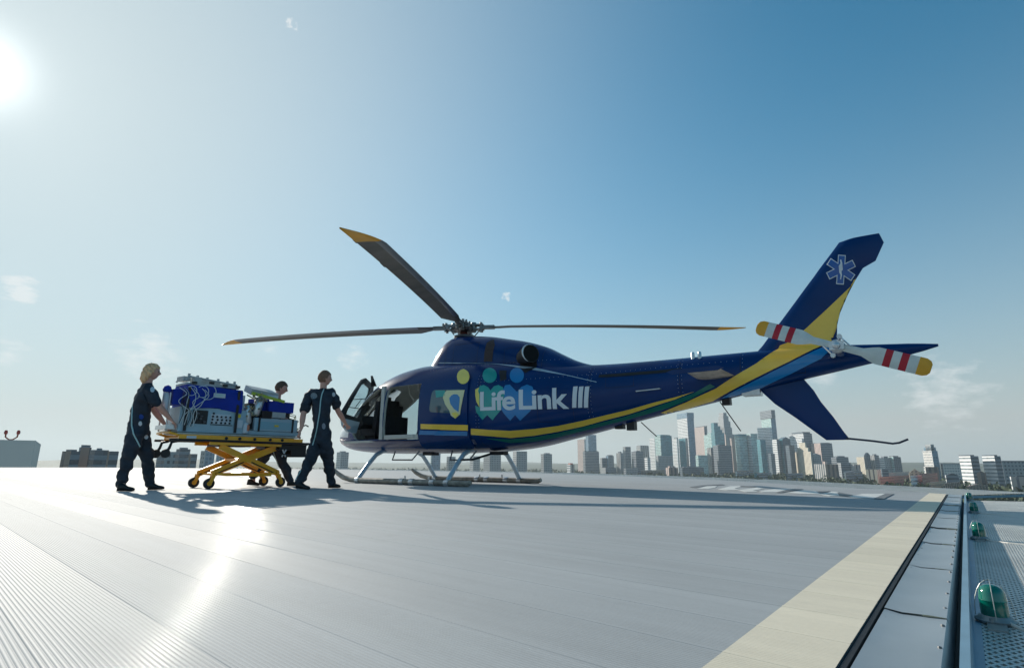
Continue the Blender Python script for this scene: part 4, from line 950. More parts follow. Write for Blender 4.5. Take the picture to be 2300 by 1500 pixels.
    dd([(948, 952), (1054, 954), (1054, 966), (948, 963)], 'yellow_stripe', M_yel); dd([(946, 966), (1053, 968), (1052, 977), (944, 975)], 'blue_stripe', M_lblue)
    dd([zq(q) for q in ((905, 592), (985, 592), (985, 640), (910, 650))], 'teal_film', M_teal, .041)
    outer = [(1000, 592), (1150, 588), (1140, 640), (1118, 700), (1112, 790), (1072, 826), (1035, 800), (1022, 760), (985, 705), (968, 650), (980, 612)]
    inner = [(1062, 622), (1040, 632), (1022, 655), (1030, 700), (1062, 745), (1100, 770), (1106, 700), (1110, 650), (1090, 624)]
    dd([zq(q) for q in outer], 'door_emblem', M_pale, .041); dd([zq(q) for q in inner], 'door_emblem_centre', M_lblue, .044)
    dd([zq(q) for q in ((1040, 780), (1074, 770), (1104, 792), (1072, 826))], 'door_emblem_foot', M_yel2, .046)
    dd([(1043 + 14 * math.cos(t), 848 + 16 * math.sin(t)) for t in np.linspace(0, 6.283, 17)[:-1]], 'yellow_disc', M_yel2, .040)
    for q, m in (((1100, 843), M_teal), ((1161, 843), M_lblue)):
        drape(sp([(q[0] + 16 * math.cos(t), q[1] + 17 * math.sin(t)) for t in np.linspace(0, 6.283, 19)[:-1]], (BV,)), .004, 'disc_emblem', m, root, bv=(BV,))
    def z2(q): return (1040 + q[0] / 3.75, 720 + q[1] / 3.75)
    drape(sp([z2(q) for q in ((104, 580), (140, 560), (150, 640), (140, 730), (112, 680), (104, 630))], (BV,)), .004, 'yellow_sliver', M_yel2, root, bv=(BV,))
    g = [(128, 590), (140, 552), (175, 542), (212, 560), (232, 588), (262, 552), (300, 542), (335, 560), (350, 610), (345, 680), (330, 740), (250, 838), (206, 795), (165, 836), (112, 770), (104, 715), (140, 730), (148, 650)]
    drape(sp([z2(q) for q in g], (BV,)), .005, 'heart_emblem', M_teal, root, bv=(BV,))
    bl = [(338, 580), (356, 545), (395, 538), (430, 575), (456, 600), (490, 560), (540, 538), (585, 556), (606, 610), (600, 690), (570, 760), (482, 842), (440, 795), (398, 842), (340, 775), (322, 745), (345, 680), (350, 615)]
    drape(sp([z2(q) for q in bl], (BV,)), .006, 'heart_emblem', M_lblue, root, bv=(BV,))
    lettering(root)
    # ---- sill strip, nose fairing
    drape([(3.30, .84), (3.1, .78), (2.6, .72), (1.5, .70), (0, .70), (-.9, .72), (-.9, .80), (0, .79), (1.5, .79), (2.6, .82), (3.1, .88), (3.32, .92)], .012, 'sill_fairing', M_plum, root, thick=.012, bv=(BV,))
    drape([(3.42, .98), (3.36, 1.06), (3.2, 1.16), (2.95, 1.24), (2.7, 1.20), (2.58, 1.02), (2.6, .90), (3.1, .93), (3.36, .95)], .004, 'nose_panel', pm('pale grey nose paint', (.55, .60, .64), .3, coat=.6), root, bv=(BV,))
    # ---- open crew door
    o = root
    yaw_d = Vector((-.35, .72, 0)).normalized(); hp = Vector((2.2, .72, 0)); nn = Vector((yaw_d.y, -yaw_d.x, 0))
    def dp(px, py, o_=0.):
        d = hray(px, py); t = (hp - H_CAM).dot(nn) / d.dot(nn); q = H_CAM + d * t
        return q
    def panel(pts, t, name, m, parent, hole=None, bev=.006):
        P = [dp(*p) for p in pts]; bm = bmesh.new()
        if hole:
            Hh = [dp(*p) for p in hole]; n = len(P)
            A = [bm.verts.new(p + nn * t) for p in P]; B = [bm.verts.new(p + nn * t) for p in Hh]; A2 = [bm.verts.new(p - nn * t) for p in P]; B2 = [bm.verts.new(p - nn * t) for p in Hh]
            for i in range(n):
                j = (i + 1) % n
                for q in ((A[i], A[j], B[j], B[i]), (A2[i], B2[i], B2[j], A2[j]), (A[i], A2[i], A2[j], A[j]), (B[i], B[j], B2[j], B2[i])): bm.faces.new(q)
        else:
            n = len(P); A = [bm.verts.new(p + nn * t) for p in P]; A2 = [bm.verts.new(p - nn * t) for p in P]
            bm.faces.new(A); bm.faces.new(A2[::-1])
            for i in range(n): bm.faces.new((A[i], A2[i], A2[(i + 1) % n], A[(i + 1) % n]))
        return bm_obj(name, bm, m, parent, 40)
    d0 = panel([(766, 938), (768, 924), (790, 887), (812, 853), (820, 849), (838, 866), (836, 884), (826, 905), (812, 936), (806, 948)], .022, 'crew_door', M_dk, root,
               hole=[(776, 930), (778, 922), (794, 892), (810, 864), (816, 861), (829, 872), (827, 884), (818, 904), (806, 930), (800, 938)])
    panel([(766, 938), (806, 948), (798, 973), (780, 970), (769, 956)], .022, 'door_lower_panel', pm('pale blue door paint', (.35, .47, .55), .35, coat=.5), d0)
    panel([(777, 930), (779, 922), (795, 892), (810, 865), (816, 862), (828, 872), (826, 884), (817, 904), (805, 930), (800, 937)], .003, 'door_glass', M_glass, d0)
    b = MB(); b.m = 0
    for p, q in (((792, 897), (822, 895)), ((782, 914), (812, 918)), ((812, 896), (797, 916))): b.tube([dp(*p), dp(*q)], .009, 6)
    b.build('window_bar', M_dk, d0)
    # ---- cabin fittings
    b = MB(); b.bb(-.8, 2.6, -.72, .72, .78, .82); b.build('cabin_floor', M_int, root)
    def seat(x, y, face=1):
        b = MB(); b.box((x, y, 1.0), (.46, .44, .14)); b.box((x - face * .22, y, 1.32), (.12, .44, .62), Matrix.Rotation(-.12 * face, 3, 'Y')); b.box((x - face * .25, y, 1.66), (.08, .24, .14)); b.box((x, y, .89), (.3, .3, .14))
        b.build('seat', M_seat, root, bevel=.03)
    seat(2.05, .36); seat(2.5, -.30); seat(-.35, .3); seat(-.35, -.3)
    b = MB(); b.bb(1.38, 1.44, .1, .7, .82, 1.3); b.build('cabin_divider', M_seat, root, bevel=.01)
    b = MB(); b.box((2.45, 0, 1.22), (.22, 1.0, .22), Matrix.Rotation(.5, 3, 'Y')); b.box((2.3, 0, 1.0), (.5, .24, .34)); b.build('instrument_panel', M_dk, root, bevel=.02)
    b = MB(); b.tube([(.62, .55, .84), (.55, .5, 1.3), (.44, .5, 1.84)], .05, 8); b.tube([(.5, .2, 1.85), (.46, .4, 1.5), (.42, .5, 1.0)], .03, 8); b.build('seat_belt', M_dk, root)
    b = MB(); b.bb(.38, 1.30, .70, .80, .83, .91); b.bb(.48, 1.0, .74, .81, .84, .90); b.build('door_step', M_int, root, bevel=.006)
    b = MB(); b.bb(1.36, 1.45, .745, .80, .83, 1.88); b.build('door_post', M_int, root, bevel=.01)
    b = MB(); b.bb(.45, 1.25, -.5, .5, 1.98, 2.03); b.tube([(1.2, .3, 1.98), (1.15, .3, 1.75), (1.0, .32, 1.6)], .012, 6); b.tube([(.8, .4, 1.98), (.8, .4, 1.8)], .03, 8); b.build('ceiling_panel', M_int, root)
    # steps under the sill
    for x0, x1 in ((1.05, .52), (-.42, -.86)):
        b = MB(); b.tube([(x0 + .06, .66, .60), (x0, .78, .44), (x1, .78, .44), (x1 - .06, .66, .60)], .014, 8); b.build('boarding_step', M_steel, root)
    # ---- landing gear
    for s in (1, -1):
        b = MB(); b.tube([(2.38, s * 1.08, .24), (2.26, s * 1.08, .17), (2.08, s * 1.08, .10), (1.86, s * 1.08, .065), (1.6, s * 1.08, .055), (-1.08, s * 1.08, .055), (-1.14, s * 1.08, .075)], [.03, .042, .048, .05, .05, .05, .04], 12)
        k = b.build('skid', M_skidw, root, smooth=50)
        b = MB(); b.bb(1.5, -.9, s * 1.08 - .03, s * 1.08 + .03, .002, .012); b.build('wear_shoe', M_steel, k)
        for x in (1.65, .45, .2, -.3, -.63): b = MB(); b.lathe([(.058, -.05), (.06, -.03), (.06, .03), (.058, .05)], (x, s * 1.08, .056), (1, 0, 0), 14); b.build('clamp', M_sil, k, smooth=40)
        for x in (.38, -.2): b = MB(); b.box((x, s * 1.08, .13), (.03, .02, .06)); b.build('lug', M_sil, k)
    for x in (1.65, -.63):
        for s in (1, -1):
            b = MB(); pts = [(x, s * .30, .64), (x, s * .48, .62), (x, s * .66, .54), (x, s * .86, .34), (x, s * 1.04, .13), (x, s * 1.08, .07)]
            for (p, q) in zip(pts[:-1], pts[1:]): b.tube([p, q], .042, 10)
            for p in pts[1:-1]: b.lathe([(.0, -.04), (.03, -.03), (.042, 0), (.03, .03), (.0, .04)], p, n=10)
            b.build('cross_tube', M_skid, root, smooth=60)
    b = MB(); b.box((.6, .2, .56), (.25, .2, .06)); b.build('belly_fitting', M_dk, root, bevel=.01); b = MB(); b.box((-1.1, .25, .56), (.3, .15, .06)); b.tube([(-1.0, .3, .56), (-.8, .6, .45), (-.63, .75, .44)], .02, 8); b.build('belly_fitting', M_dk, root, bevel=.01)
    rotor(root); tail_rotor(root)
    return root
def hpt(p): q = surf(*p); return (q.x, q.z)
def zq(q): return (740 + q[0] / 3.75, 720 + q[1] / 3.75)
def starpoly(cx, cy, r, w):
    """six-armed star as one polygon per arm"""
    out = []
    for i in range(6):
        a = R(-90 + 60 * i + 4); d = (math.cos(a), math.sin(a)); n = (-d[1], d[0]); q = []
        q.append((cx, cy)); q.append((cx + 2 * w * math.cos(a - R(30)), cy + 2 * w * math.sin(a - R(30))))
        q += [(cx + d[0] * r - n[0] * w, cy + d[1] * r - n[1] * w), (cx + d[0] * r + n[0] * w, cy + d[1] * r + n[1] * w)]
        q.append((cx + 2 * w * math.cos(a + R(30)), cy + 2 * w * math.sin(a + R(30)))); out.append(q)
    return out
def lettering(root):
    cu = bpy.data.curves.new('t', 'FONT'); cu.body = 'Life Link'; cu.size = 1; cu.offset = .022; cu.space_character = .93; cu.space_word = .45
    o = bpy.data.objects.new('t', cu); C.objects.link(o); bpy.context.view_layer.update()
    me = bpy.data.meshes.new_from_object(o.evaluated_get(bpy.context.evaluated_depsgraph_get())); bpy.data.objects.remove(o)
    X = [v.co.x for v in me.vertices]; Y = [v.co.y for v in me.vertices]; x0, x1 = min(X), max(X); capy = .729
    # photo corners of the wording (cap height box): L top/bottom left, k top/bottom right
    TL, BL, TR, BR = [surf(*p, (BV,)) for p in ((1079, 879), (1079, 921), (1277, 868), (1279, 916))]
    def mp(u, v):
        a = BL.lerp(BR, u); c = TL.lerp(TR, u); q = a.lerp(c, v); return Vector((q.x, 0, q.z))
    # even spacing in the photo is not even on the hull (it recedes), so place by hull length directly
    bm = bmesh.new(); bm.from_mesh(me)
    for v in bm.verts:
        u = (v.co.x - x0) / (x1 - x0); v.co = mp(u, v.co.y / capy)
    drape_bm(bm, .009, .10, 1, (BV,)); finish(bm, 'lettering', M_let, root, 0, 30)
    bars = []
    for k in range(3):
        xb = 1287 + k * 13.2
        bars.append([(xb - 1.5, 915.5), (xb + 8, 915), (xb + 11, 867.5), (xb + 1.0, 868.5)])
    drape([sp(p, (BV,)) for p in bars], .009, 'lettering', M_let, root, bv=(BV,), step=.1)
def rotor(root):
    Z = 3.06
    b = MB(); b.lathe([(.13, 2.72), (.13, 2.84), (.10, 2.86), (.075, 2.90), (.075, 3.12), (.10, 3.13), (.10, 3.17), (.04, 3.19)], (0, 0, 0), n=20); b.build('mast', pm('dark red mast', (.12, .03, .025), .5, .3), root, smooth=40)
    hub = MB()
    hub.lathe([(.10, Z - .10), (.20, Z - .08), (.22, Z - .05), (.22, Z - .03), (.12, Z - .01)], n=24)
    hub.lathe([(.10, Z + .03), (.19, Z + .035), (.19, Z + .06), (.08, Z + .09), (.05, Z + .13), (.02, Z + .14)], n=24)
    hub.lathe([(.17, 2.83), (.20, 2.85), (.20, 2.88), (.14, 2.90)], n=24)
    H = hub.build('rotor_hub', M_steel, root, smooth=40)
    for k in range(4):
        az = -1.7364 + .04 - YAW - k * math.pi / 2
        M = Matrix.Rotation(az, 4, 'Z')
        g = MB()
        g.box((.26, 0, Z + .045), (.30, .17, .025)); g.box((.26, 0, Z - .04), (.30, .17, .025))
        g.lathe([(.05, -.10), (.065, -.06), (.065, .06), (.05, .10)], (.20, 0, Z), (0, 0, 1), 14)
        g.lathe([(.03, -.09), (.03, .09)], (.36, .055, Z), (0, 0, 1), 10); g.lathe([(.03, -.09), (.03, .09)], (.36, -.055, Z), (0, 0, 1), 10)
        g.tube([(.08, .16, Z - .01), (.22, .15, Z), (.36, .12, Z)], .028, 10)      # damper
        g.box((.30, .13, Z - .03), (.05, .10, .05)); g.tube([(.28, .17, Z - .03), (.16, .17, 2.88)], .012, 8)  # pitch link
        g.lathe([(.02, 0), (.024, .03), (.012, .05)], (.40, .13, Z + .02), n=8); g.lathe([(.02, 0), (.02, .05)], (.14, -.13, Z + .05), n=8)
        g.box((.5, 0, Z), (.26, .10, .07))
        gg = g.build('blade_grip', pm('oily grip metal', (.22, .22, .22), .4, .7, var=.3, scale=25), root, bevel=.006); gg.data.transform(M)
        # blade
        bm = bmesh.new(); rows = []; mats = []
        rs = [.42, .55, .72, .95] + list(np.linspace(1.2, 4.85, 20)) + [4.95, 5.05, 5.14, 5.22, 5.30, 5.36, 5.41]
        for r_ in rs:
            if r_ < .95: le = np.interp(r_, [.42, .55, .72, .95], [.055, .06, .07, .10]); te = -np.interp(r_, [.42, .55, .72, .95], [.055, .06, .13, .235])
            else: le = .10; te = -.235
            if r_ > 4.85: le = .10 - .31 * ((r_ - 4.85) / .56) ** 1.7
            ch = le - te; th = .115 * ch if r_ > .72 else .05
            zz = Z - .19 * (r_ / 5.41) ** 2; pit = R(9 - 8 * (r_ - .9) / 4.5) if r_ > .9 else R(9)
            row = []
            for s in (1, -1):
                for u in (np.linspace(0, 1, 8) if s > 0 else np.linspace(1, 0, 8)[1:-1]):
                    w = th * (1.48 * math.sqrt(u) - .63 * u - 1.76 * u * u + 1.42 * u**3 - .51 * u**4) * s + (.012 * math.sin(math.pi * u) if r_ > .9 else 0)
                    y = le - ch * u; row.append(bm.verts.new((r_, y * math.cos(pit), zz + w + y * math.sin(pit))))
            rows.append(row)
        n = len(rows[0])
        for i in range(len(rows) - 1):
            for q in range(n):
                f = bm.faces.new((rows[i][q], rows[i][(q + 1) % n], rows[i + 1][(q + 1) % n], rows[i + 1][q]))
                f.material_index = 2 if rs[i] >= 4.94 else (1 if q in (0, n - 1, n - 2, 1) and rs[i] >= .95 else 0)
        bm.faces.new(rows[0]); bm.faces.new(rows[-1][::-1])
        bm.transform(M)
        bl = bm_obj('main_rotor_blade', bm, [M_blade, M_bladel, M_tip], root, 40)
        if k == 0:
            b = MB(); b.box((4.0, -.245, Z - .10), (.16, .04, .008)); b.box((4.95, -.24, Z - .155), (.10, .03, .008)); t = b.build('trim_tab', M_blade, bl); t.data.transform(M)
def tail_rotor(root):
    y = .47
    c = hpl(1884, 779, y); a = hpl(2087, 827, y); b_ = hpl(1697, 734, y)
    d = (a - b_).normalized(); L = (a - b_).length / 2; c = (a + b_) / 2 * .5 + c * .5
    n = Vector((d.z, 0, -d.x)).normalized()
    if n.z < 0: n = -n
    ax = Vector((0, 1, 0))
    b = MB(); b.lathe([(.10, -.42), (.10, -.18), (.075, -.10), (.05, -.04), (.05, .06), (.03, .09)], c, ax, 18); b.build('gearbox', M_navy, root, smooth=40)
    b = MB(); b.lathe([(.06, -.06), (.085, -.04), (.085, .03), (.04, .05), (.04, .10), (.02, .11)], c, ax, 16)
    b.box(c + ax * .03, (.16, .08, .10)); b.tube([c + n * .10 - ax * .05, c + n * .12 + ax * .06, c + d * .14 + n * .04 + ax * .03], .012, 6); b.tube([c - n * .10 - ax * .05, c - n * .13 + ax * .06, c - d * .14 - n * .04 + ax * .03], .012, 6)
    b.lathe([(.03, 0), (.03, .05)], c - n * .13 + ax * .03, ax, 8); b.lathe([(.03, 0), (.03, .05)], c + n * .12 + ax * .03, ax, 8)
    b.build('tail_rotor_hub', M_sil, root, bevel=.006)
    for s in (1, -1):
        bm = bmesh.new(); rows = []
        rs = [.08, .16, .26, .36, .42, .50, .58, .635, .64, .70, .705, .80, .805, .86, .90]; rs = [q / .90 * L for q in (.07, .16, .26, .34, .40, .46, .47, .54, .55, .61, .62, .69, .70, .775, .78, .84, .88, .90)]
        for r_ in rs:
            q = r_ / L * .90
            hw = np.interp(q, [.07, .26, .34, .40, .84, .88, .90], [.045, .05, .085, .105, .105, .085, .05]); row = []
            tw = R(14 - 10 * q)
            for u in (-1, -.6, 0, .6, 1, .6, 0, -.6):
                i = len(row); th = .016 * (1 - u * u * .85) * (1 if i < 4 else -1)
                row.append(bm.verts.new(c + d * s * r_ + n * (u * hw * math.cos(tw)) + ax * (.02 + th + u * hw * math.sin(tw) * s)))
            rows.append(row)
        cols = {6: 1, 7: 1, 10: 1, 11: 1, 14: 2, 15: 2, 16: 2}
        for i in range(len(rows) - 1):
            q = (rs[i] + rs[i + 1]) / 2 / L * .9
            mi = 2 if q > .78 else (1 if (.465 < q < .545) or (.615 < q < .695) else 0)
            for k in range(8):
                f = bm.faces.new((rows[i][k], rows[i][(k + 1) % 8], rows[i + 1][(k + 1) % 8], rows[i + 1][k])); f.material_index = mi
        bm.faces.new(rows[0]); f = bm.faces.new(rows[-1][::-1]); f.material_index = 2
        bm_obj('tail_rotor_blade', bm, [M_whp, M_redp, M_tip], root, 30)
helicopter()

# ================================================================== PEOPLE
M_skin = pm('skin', (.64, .33, .25), .5, var=.12, scale=14)
M_suit = pm('dark navy flight suit', (.022, .031, .046), .75, var=.4, scale=9, bump=.5, bscale=22)
M_shoe = pm('black leather shoe', (.012, .012, .013), .4, var=.2, scale=20)
M_pipe = pm('teal reflective piping', (.42, .62, .62), .4)
M_blond = pm('blonde hair', (.92, .50, .27), .55, var=.3, scale=40, bump=.8, bscale=60, stretch=(1, 1, .25))
M_brownh = pm('short brown hair', (.12, .07, .045), .7, var=.3, scale=60, bump=.6, bscale=90)
M_gingr = pm('short reddish brown hair', (.23, .12, .075), .7, var=.3, scale=60, bump=.6, bscale=90)
M_patch = pm('white cloth patch', (.6, .64, .68), .6)
M_eye = pm('eye', (.05, .03, .02), .2)
def skin_mesh(J, E_, root, sub=2):
    """J: name -> (Vector, rx, ry); grows one continuous surface over the joints"""
    names = list(J); me = bpy.data.meshes.new('s'); me.from_pydata([tuple(J[n][0]) for n in names], [(names.index(a), names.index(b)) for a, b in E_], [])
    o = bpy.data.objects.new('s', me); C.objects.link(o)
    m = o.modifiers.new('k', 'SKIN'); m.use_smooth_shade = True; m.branch_smoothing = .35
    for i, n in enumerate(names):
        v = me.skin_vertices[0].data[i]; v.radius = (J[n][1], J[n][2] if len(J[n]) > 2 else J[n][1]); v.use_root = (n == root)
    s = o.modifiers.new('u', 'SUBSURF'); s.levels = sub; s.render_levels = sub
    bpy.context.view_layer.update()
    r = bpy.data.meshes.new_from_object(o.evaluated_get(bpy.context.evaluated_depsgraph_get())); bpy.data.objects.remove(o)
    return r
def join(meshes, name, mat, parent, Minv, smooth=True, mats_idx=None):
    bm = bmesh.new()
    for i, m in enumerate(meshes):
        n = len(bm.faces); bm.from_mesh(m); bm.faces.ensure_lookup_table()
        for f in bm.faces[n:]: f.material_index = (mats_idx[i] if mats_idx else 0); f.smooth = True
    bm.transform(Minv); me = bpy.data.meshes.new(name); bm.to_mesh(me); bm.free()
    return link(name, me, mat, parent)
def head_mesh(c, f, up, s=1.0):
    """c centre of head, f facing direction, up; sculpted from a sphere: brow, eyes, nose, mouth, chin, ears"""
    f = (f - up * f.dot(up)).normalized(); l = up.cross(f)
    bm = bmesh.new(); bmesh.ops.create_icosphere(bm, subdivisions=5, radius=1)
    g = lambda x, y, z, a, b, c_, r: math.exp(-(((x - a) / r) ** 2 + ((y - b) / r) ** 2 + ((z - c_) / r) ** 2))
    for v in bm.verts:
        x, y, z = v.co                       # x forward, y left, z up
        X = x * .098; Y = y * .076; Z = z * .118
        if z < -.1:                          # jaw narrows, back of the head tucks in to the neck
            k = min(1, (-z - .1) / .9); Y *= 1 - .30 * k; X = X * (1 - .08 * k) if x > 0 else X * (1 - .45 * k)
        if x > .3: X -= .006 * (1 - abs(y))
        yy = abs(Y)
        X += .026 * g(X, yy, Z, .096, 0, -.022, .016) + .016 * g(X, yy, Z, .094, 0, -.002, .012)     # nose
        X -= .012 * g(X, yy, Z, .088, .031, .008, .016)                                                # eye sockets
        X += .006 * g(X, yy, Z, .09, .02, .028, .02)                                                    # brow
        X += .007 * g(X, yy, Z, .09, 0, -.058, .012) + .010 * g(X, yy, Z, .085, 0, -.092, .020)       # lips, chin
        X -= .004 * g(X, yy, Z, .092, 0, -.050, .006)
        v.co = c + (f * X + l * Y + up * Z) * s
    for sd_ in (1, -1):                      # ears
        e = bmesh.ops.create_uvsphere(bm, u_segments=10, v_segments=8, radius=1)['verts']
        for v in e:
            x, y, z = v.co; v.co = c + (f * (x * .018 - .008) + l * (sd_ * (.074 + y * .008 + abs(x) * .004)) + up * (z * .030 - .008)) * s
    me = bpy.data.meshes.new('h'); bm.to_mesh(me); bm.free()
    eyes = MB()
    for sd_ in (1, -1): eyes.lathe([(.0, -.008), (.009, -.003), (.009, .003), (.0, .008)], c + (f * .083 + l * .031 * sd_ + up * .008) * s, f, 8)
    return me, eyes, f, l
def hair_mesh(c, f, up, l, s, long_=False, rnd=None):
    bm = bmesh.new(); bmesh.ops.create_icosphere(bm, subdivisions=5, radius=1); kill = []
    for v in bm.verts:
        x, y, z = v.co
        hl = .42 - (.95 if x < -.1 else .95 * max(0, (.35 - x) / .45))      # hair line, high at the forehead, low at the nape
        if long_: hl = .40 - 1.5 * max(0, min(1, (.45 - x) / .5))
        n = .004 * math.sin(37 * x + 11 * y) * math.sin(29 * y + 17 * z) + (.010 * math.sin(14 * z + 9 * math.atan2(y, x)) + .007 * math.sin(23 * math.atan2(y, x) + 5 * z) if long_ else .003 * math.sin(31 * x) * math.sin(27 * z))
        X = x * .106 - .004; Y = y * .084; Z = z * .126 + .002
        if z < -.1 and not long_:
            k = min(1, (-z - .1) / .9); Y *= 1 - .3 * k; X = X * (1 - .42 * k) if x < 0 else X
        if long_ and z < 0 and x < .4: X -= .034 * min(1, -z * 1.5); Z *= 1.32 + .10 * math.sin(5 * math.atan2(y, x)); Y *= 1.14
        r = 1 + n * 10 * .6
        v.co = c + (f * X * r + l * Y * r + up * Z * r) * s
        if z < hl: kill.append(v)
    bmesh.ops.delete(bm, geom=kill, context='VERTS')
    g = bmesh.ops.extrude_face_region(bm, geom=bm.faces[:])
    for v in g['geom']:
        if isinstance(v, bmesh.types.BMVert): v.co = c + (v.co - c) * .9
    bmesh.ops.recalc_face_normals(bm, faces=bm.faces)
    me = bpy.data.meshes.new('h'); bm.to_mesh(me); bm.free(); return me
def hand(J, E_, wrist, w, d, pn, side, curl, pre, s=1.):
    """palm and five fingers grown from joint `wrist` at w, pointing along d, palm normal pn; thumb on `side`"""
    d = d.normalized(); pn = (pn - d * pn.dot(d)).normalized(); a = d.cross(pn) * side       # a: towards the thumb
    J[pre + 'p'] = (w + d * .045 * s, .033 * s, .016 * s); J[pre + 'q'] = (w + d * .078 * s, .036 * s, .014 * s); E_ += [(wrist, pre + 'p'), (pre + 'p', pre + 'q')]
    for i, (off, ln) in enumerate(((.030, .070), (.010, .080), (-.010, .074), (-.030, .058))):
        p = w + (d * .085 + a * off) * s; q = p; dd = d.copy(); last = pre + 'q'
        for k in range(3):
            ang = curl * (.5 + .5 * k); dd = (Matrix.Rotation(-ang * side * 1.0, 3, a) @ dd) if False else (dd * math.cos(ang) + pn * math.sin(ang)).normalized()
            q = q + dd * ln * s * (.45, .32, .23)[k]; n = f'{pre}f{i}{k}'; J[n] = (q.copy(), .0088 * s * (1 - .1 * k)); E_.append((last, n)); last = n
    t = w + (d * .02 + a * .028) * s; J[pre + 't0'] = (t, .014 * s); t = t + (d * .030 + a * .022 + pn * .012) * s; J[pre + 't1'] = (t, .011 * s); t = t + (d * .028 + a * .006 + pn * .014) * s; J[pre + 't2'] = (t, .0095 * s)
    E_ += [(pre + 'p', pre + 't0'), (pre + 't0', pre + 't1'), (pre + 't1', pre + 't2')]
def person(label, D, jp, face, hairmat, long_=False, tilt=(0, 0, 1), scale=1., curl=(.5, .5), palm=None, sleeves='short', piping=(), patches=()):
    """jp: joint -> (photo px, py, extra distance in metres); turned into real 3-D joints around a figure standing D metres away"""
    P = {k: at_dist(v[0], v[1], D + v[2]) for k, v in jp.items()}
    for k in ('lheel', 'ltoe', 'rheel', 'rtoe'): P[k].z = jp[k][3] if len(jp[k]) > 3 else .03
    org = Vector((P['hip'].x, P['hip'].y, 0)); M = Matrix.Translation(org); Mi = M.inverted()
    root = empty('person', M); tag(root, label, 'person')
    s = scale; up = Vector(tilt).normalized(); f = Vector(face).normalized()
    hm, eyes, f, l = head_mesh(P['head'], f, up, s)
    # body: one continuous surface from head to hands and feet
    J = dict(hip=(P['hip'], .11 * s, .08 * s), waist=(P['waist'], .10 * s, .08 * s), chest=(P['chest'], .13 * s, .09 * s), neck0=(P['neck'] - up * .03, .062 * s), neck1=(P['head'] - up * .07 * s - f * .02 * s, .050 * s), skull=(P['head'] - f * .012, .06 * s))
    E_ = [('hip', 'waist'), ('waist', 'chest'), ('chest', 'neck0'), ('neck0', 'neck1'), ('neck1', 'skull')]
    for a in 'lr':
        J[a + 'sh'] = (P[a + 'sh'], .052 * s); J[a + 'el'] = (P[a + 'el'], .043 * s); mid = P[a + 'el'].lerp(P[a + 'wr'], .35)
        J[a + 'fa'] = (mid, .046 * s); J[a + 'wr'] = (P[a + 'wr'], .030 * s, .024 * s)
        E_ += [('chest', a + 'sh'), (a + 'sh', a + 'el'), (a + 'el', a + 'fa'), (a + 'fa', a + 'wr')]
        d = (P[a + 'hd'] - P[a + 'wr']); pn = Vector(palm[a]) if palm else Vector((0, 0, -1))
        hand(J, E_, a + 'wr', P[a + 'wr'], d, pn, 1 if a == 'r' else -1, curl[0 if a == 'l' else 1], a, s)
        J[a + 'th'] = (P['hip'].lerp(P[a + 'kn'], .25) + l * (.06 * s * (1 if a == 'l' else -1)), .07 * s); J[a + 'kn'] = (P[a + 'kn'], .045 * s); J[a + 'an'] = (P[a + 'an'], .030 * s)
        J[a + 'to'] = (P[a + 'toe'].lerp(P[a + 'heel'], .45) + Vector((0, 0, .012)), .018 * s)
        E_ += [('hip', a + 'th'), (a + 'th', a + 'kn'), (a + 'kn', a + 'an'), (a + 'an', a + 'to')]
    body = join([skin_mesh(J, E_, 'hip'), hm], 'body', M_skin, root, Mi)
    eo = eyes.build('eyes', M_eye, root); eo.data.transform(Mi)
    # flight suit
    J = dict(hip=(P['hip'], .180 * s, .150 * s), waist=(P['waist'], .160 * s, .135 * s), rib=(P['waist'].lerp(P['chest'], .55), .175 * s, .145 * s), chest=(P['chest'], .188 * s, .145 * s), nk=(P['neck'] - up * .045, .085 * s), col=(P['neck'] + up * .018, .066 * s))
    E_ = [('hip', 'waist'), ('waist', 'rib'), ('rib', 'chest'), ('chest', 'nk'), ('nk', 'col')]
    for a in 'lr':
        J[a + 'sh'] = (P[a + 'sh'], .088 * s); J[a + 'ua'] = (P[a + 'sh'].lerp(P[a + 'el'], .55), .080 * s); J[a + 'cu'] = (P[a + 'sh'].lerp(P[a + 'el'], .97), .074 * s)
        E_ += [('chest', a + 'sh'), (a + 'sh', a + 'ua'), (a + 'ua', a + 'cu')]
        k, an, hp = P[a + 'kn'], P[a + 'an'], P['hip']
        off = (P[a + 'kn'] - hp); side = l * (.075 * s * (1 if a == 'l' else -1))
        J[a + 't1'] = (hp.lerp(k, .22) + side * .8, .125 * s); J[a + 't2'] = (hp.lerp(k, .6) + side * .4, .112 * s); J[a + 'kn'] = (k, .086 * s); J[a + 'ca'] = (k.lerp(an, .45), .078 * s); J[a + 'cb'] = (k.lerp(an, .75), .070 * s); J[a + 'hem'] = (k.lerp(an, 1.22), .064 * s)
        E_ += [('hip', a + 't1'), (a + 't1', a + 't2'), (a + 't2', a + 'kn'), (a + 'kn', a + 'ca'), (a + 'ca', a + 'cb'), (a + 'cb', a + 'hem')]
    sm = skin_mesh(J, E_, 'hip', 3); rnd = random.Random(len(label))
    for v in sm.vertices:      # cloth folds
        x, y, z = v.co; v.co = Vector(v.co) + Vector(v.normal) * (.013 * math.sin(31 * z + 13 * x + 3 * math.sin(9 * y)) * math.sin(17 * x - 21 * y + 7 * z) + .006 * math.sin(60 * z + 24 * x - 10 * y) * math.sin(11 * x + 19 * z))
    suit = join([sm], 'flight_suit', M_suit, root, Mi)
    bv = BVHTree.FromPolygons([Mi @ v.co for v in sm.vertices], [p.vertices[:] for p in sm.polygons])
